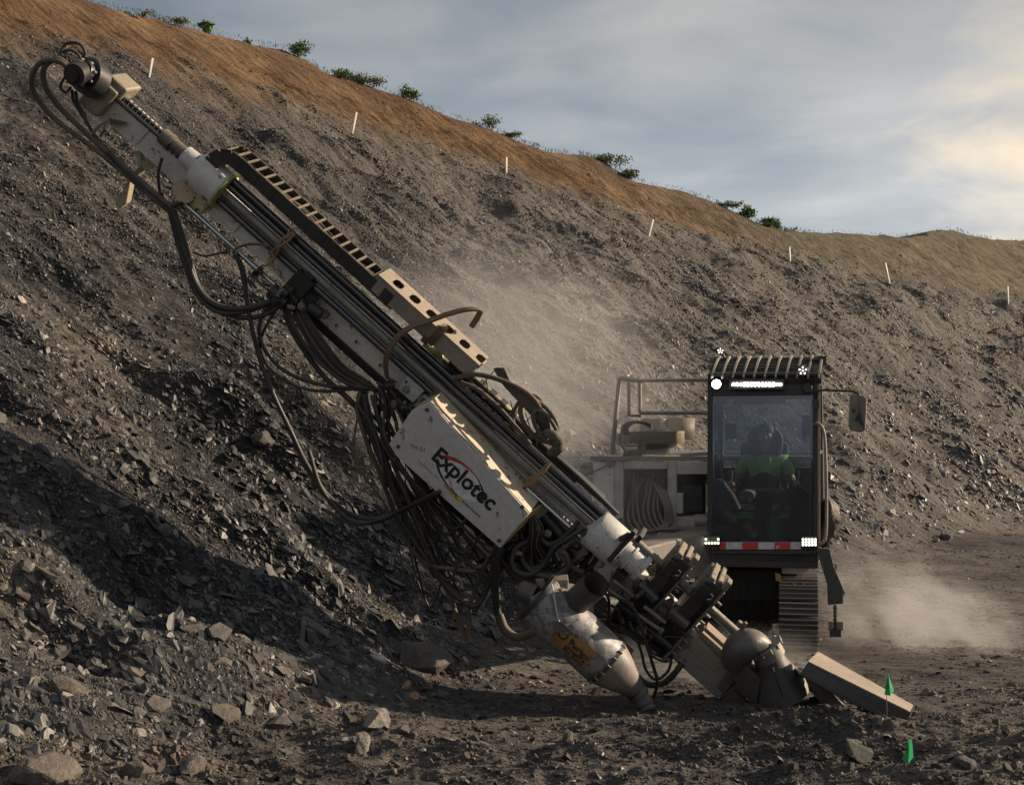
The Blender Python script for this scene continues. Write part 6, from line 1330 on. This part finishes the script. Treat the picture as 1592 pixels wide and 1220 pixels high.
rock(1500,1190,60,'dark clod at the lower right corner of the site floor', (1,0.6,0.4), 0.4, 0.1, 49, M_ROCK)
# fine chips close to the camera are part of the loose shale; bushes stand on the crest
LEAF = {}
def leafmat(name, c):
    m, t, b, o = newmat(name); g_ = N(t, 'ShaderNodeNewGeometry'); r = ramp(t, [(0, tuple(x*0.5 for x in c)), (1, tuple(x*1.5 for x in c))]); t.links.new(g_.outputs['Random Per Island'], r.inputs[0]); t.links.new(r.outputs[0], b.inputs['Base Color']); b.inputs['Roughness'].default_value = 0.6; return m
L1 = leafmat('green_leaf', (0.095,0.155,0.045)); L2 = leafmat('dry_green_leaf', (0.13,0.145,0.07)); WOOD = plain('twig_bark', (0.09,0.06,0.04), 0.9)
def bush(px, py, wpx, hpx, lab, seed, mat=L1, dens=1.0, kind='bush', lean=0.0, leaf=1.0):
    r = random.Random(seed); X = (px-CX)/F
    ys = 5*np.exp(np.linspace(0, math.log(30), 6000)); h = height(X*ys, ys); ang = (h-CH)/ys; i = int(np.argmax(ang)); y = float(ys[i]); base = Vector((X*y, y, float(h[i])-0.05)); s = y/F
    root = empty('bush' if kind == 'bush' else 'sapling', base); tag(root, lab, kind, 'bushes along the crest of the hill')
    wpx *= 1.15; hpx *= 0.8; W_, H_ = wpx*s/2, hpx*s; m = MB(); tips = []
    ns = max(3, int(5*dens)) if kind == 'bush' else 1
    for k in range(ns):
        x0 = r.uniform(-.7,.7)*W_; top = Vector((x0*1.2+lean*H_+r.uniform(-.2,.2)*W_, r.uniform(-.3,.3)*W_, H_*r.uniform(.6,1.0)*(1-0.5*abs(x0)/W_)))
        p = [base+Vector((x0,0,-.05)), base+Vector((x0,0,0)).lerp(base+top-base, .5) if False else base+Vector((x0,0,0))*0.5+top*0.5, base+top]
        m.tube(catmull(p, 3), [0.018*H_+0.006]*6+[0.004], 6)
        tips += [base+Vector((x0,0,0))*(1-u)+top*u for u in (.35,.55,.75,.9,1.0)]
        for q_ in range(4):
            u = r.uniform(.3,.9); a = base+Vector((x0,0,0))*(1-u)+top*u; b2 = a+Vector((r.uniform(-.45,.45)*W_, r.uniform(-.4,.4)*W_, r.uniform(.02,.3)*H_)); m.tube([a, b2], [0.007, 0.003], 5); tips += [b2, (a+b2)/2]
    m.build('stem', WOOD, root)
    n = int(800*dens); m = MB()
    for k in range(n):
        c = r.choice(tips)+Vector((r.gauss(0,1)*W_*.22, r.gauss(0,1)*W_*.2, r.gauss(0,1)*H_*.12)); c.z = max(c.z, base.z+0.0)
        a = Vector((r.gauss(0,1), r.gauss(0,1), r.gauss(0,.6))).normalized(); b2 = a.cross(Vector((r.gauss(0,1), r.gauss(0,1), r.gauss(0,1)))).normalized(); l = r.uniform(1.2,2.9)*s*leaf; w_ = l*.45
        m.add([c-a*l, c+b2*w_, c+a*l, c-b2*w_], [(0,1,2,3)])
    m.build('foliage', mat, root)
bush(205,18,42,14,'low scrub of thin leaves at the far left end of the hill crest',1,L2,0.7)
bush(263,36,44,14,'second low scrub from the left on the hill crest',2,L2,0.7)
bush(325,52,20,28,'tall thin sapling with broad leaves standing alone on the left crest',3,L1,0.35,'sapling',0.1,2.0)
bush(387,68,15,12,'tiny round shrub on the crest between the sapling and the wide green bush',4,L1,0.4)
bush(454,92,42,26,'wide green bush on the crest above the cable chain',5,L1,1.1)
bush(524,122,34,18,'flat bright green shrub on the crest, left of a darker mound of scrub',6,L1,0.8)
bush(566,138,50,24,'dark green mound of scrub on the crest above the middle stake',7,L2,1.4)
bush(636,162,36,26,'ragged green bush on the crest with one tall stem on its left',8,L1,1.0)
bush(762,202,38,28,'airy pale leafless-looking bush on the crest at the start of the open sky',9,L2,0.7)
bush(790,216,40,12,'low brown scrub just right of the airy pale bush',10,L2,0.7)
bush(945,268,46,24,'dense green bush on the crest left of a longer strip of scrub',11,L1,1.3)
bush(978,284,46,18,'strip of scrub sloping down right after the dense green bush',12,L2,1.1)
bush(1128,326,44,14,'thin scrub on the falling crest behind the cab',13,L2,0.7)
bush(1162,343,22,26,'upright bush in the lower crest group above the cab',14,L1,0.9)
bush(1185,352,30,18,'low bush in the middle of the crest group above the cab',15,L1,0.9)
bush(1210,360,14,20,'small pointed bush at the right end of the crest bushes',16,L1,0.7)
# dry grass and seedlings fringing the crest (uncountable)
r_ = random.Random(77); m = MB(); Xs = np.linspace(-0.42, 0.42, 900); ysg = 5*np.exp(np.linspace(0, math.log(28), 1500))
for X in Xs:
    h = height(X*ysg, ysg); i = int(np.argmax((h-CH)/ysg)); y = float(ysg[i]); s = y/F; base = Vector((X*y, y, float(h[i])-0.03))
    dn = 0.9+1.5*max(0, math.sin(X*37)+math.sin(X*91+1)); dn *= 0.35 if X > 0.22 else 1
    for k in range(int(r_.uniform(0, 7*dn))):
        b_ = base+Vector((r_.uniform(-1.5,1.5)*s, r_.uniform(-.6,.3), 0)); l = r_.uniform(1.2,5.0)*s; tp = b_+Vector((r_.uniform(-.5,.5)*l, r_.uniform(-.3,.3)*l, l)); w_ = Vector((0.45*s, 0, 0))
        m.add([b_-w_, b_+w_, tp], [(0,1,2)])
tag(m.build('dry_grass', L2), 'thin dry grass and seedlings fringing the crest of the hill', 'grass', kind='stuff')
# ---------------------------------------------------------------- dust raised by drilling
def dust_mat(name, dens, c, r, scale, lo, hi, seed):
    m = bpy.data.materials.new(name); m.use_nodes = True; t = m.node_tree; t.nodes.clear(); L = t.links
    o = t.nodes.new('ShaderNodeOutputMaterial'); v = t.nodes.new('ShaderNodeVolumePrincipled'); L.new(v.outputs[0], o.inputs['Volume'])
    v.inputs['Color'].default_value = (0.93,0.92,0.90,1); v.inputs['Anisotropy'].default_value = 0.35
    tc = N(t, 'ShaderNodeTexCoord'); n = N(t, 'ShaderNodeTexNoise', Scale=scale, Detail=4.0, Roughness=0.55, Distortion=0.6)
    mp_ = N(t, 'ShaderNodeMapping'); mp_.inputs['Location'].default_value = (seed, seed*2, 0); L.new(tc.outputs['Object'], mp_.inputs[0]); L.new(mp_.outputs[0], n.inputs['Vector'])
    rr_ = ramp(t, [(lo, 0.0), (hi, 1.0)]); L.new(n.outputs[0], rr_.inputs[0])
    ln = N(t, 'ShaderNodeVectorMath', operation='LENGTH'); L.new(tc.outputs['Object'], ln.inputs[0])
    fl = ramp(t, [(0.0, 1.0), (0.5, 0.55), (0.98, 0.0)], 'EASE'); L.new(ln.outputs['Value'], fl.inputs[0])
    mu = N(t, 'ShaderNodeMath', operation='MULTIPLY'); L.new(rr_.outputs[0], mu.inputs[0]); L.new(fl.outputs[0], mu.inputs[1])
    m2 = N(t, 'ShaderNodeMath', operation='MULTIPLY'); L.new(mu.outputs[0], m2.inputs[0]); m2.inputs[1].default_value = dens; L.new(m2.outputs[0], v.inputs['Density'])
    return m
def dust(name_lab, c, r, dens, scale=1.3, lo=0.35, hi=0.7, seed=1.0, rot=(0,0,0)):
    bm = bmesh.new(); bmesh.ops.create_icosphere(bm, subdivisions=3, radius=1.0); me = bpy.data.meshes.new('dust_cloud'); bm.to_mesh(me); bm.free()
    me.materials.append(dust_mat('dust_'+str(seed), dens, c, r, scale, lo, hi, seed)); o = bpy.data.objects.new('dust_cloud', me); COL.objects.link(o); o.location = c; o.scale = r; o.rotation_euler = rot
    tag(o, name_lab, 'dust', kind='stuff'); return o
dust('brown dust billowing on the floor right of the discharge chute', at(1435,985,12.4), (1.35,0.8,0.85), 2.2, 2.3, 0.40, 0.74, 1.0, (0,R(25),0))
dust('thin dust drifting up the slope behind the mast', at(800,650,13.6), (2.7,1.3,2.2), 0.8, 1.2, 0.3, 0.7, 2.0, (0,R(35),0))
dust('dust hanging round the borehole and the lower clamps', at(1110,1035,10.5), (1.3,0.6,0.42), 0.75, 1.8, 0.34, 0.68, 3.0)
dust('dust in front of the engine bay', at(985,770,12.3), (0.85,0.4,0.7), 0.5, 1.4, 0.3, 0.7, 4.0)
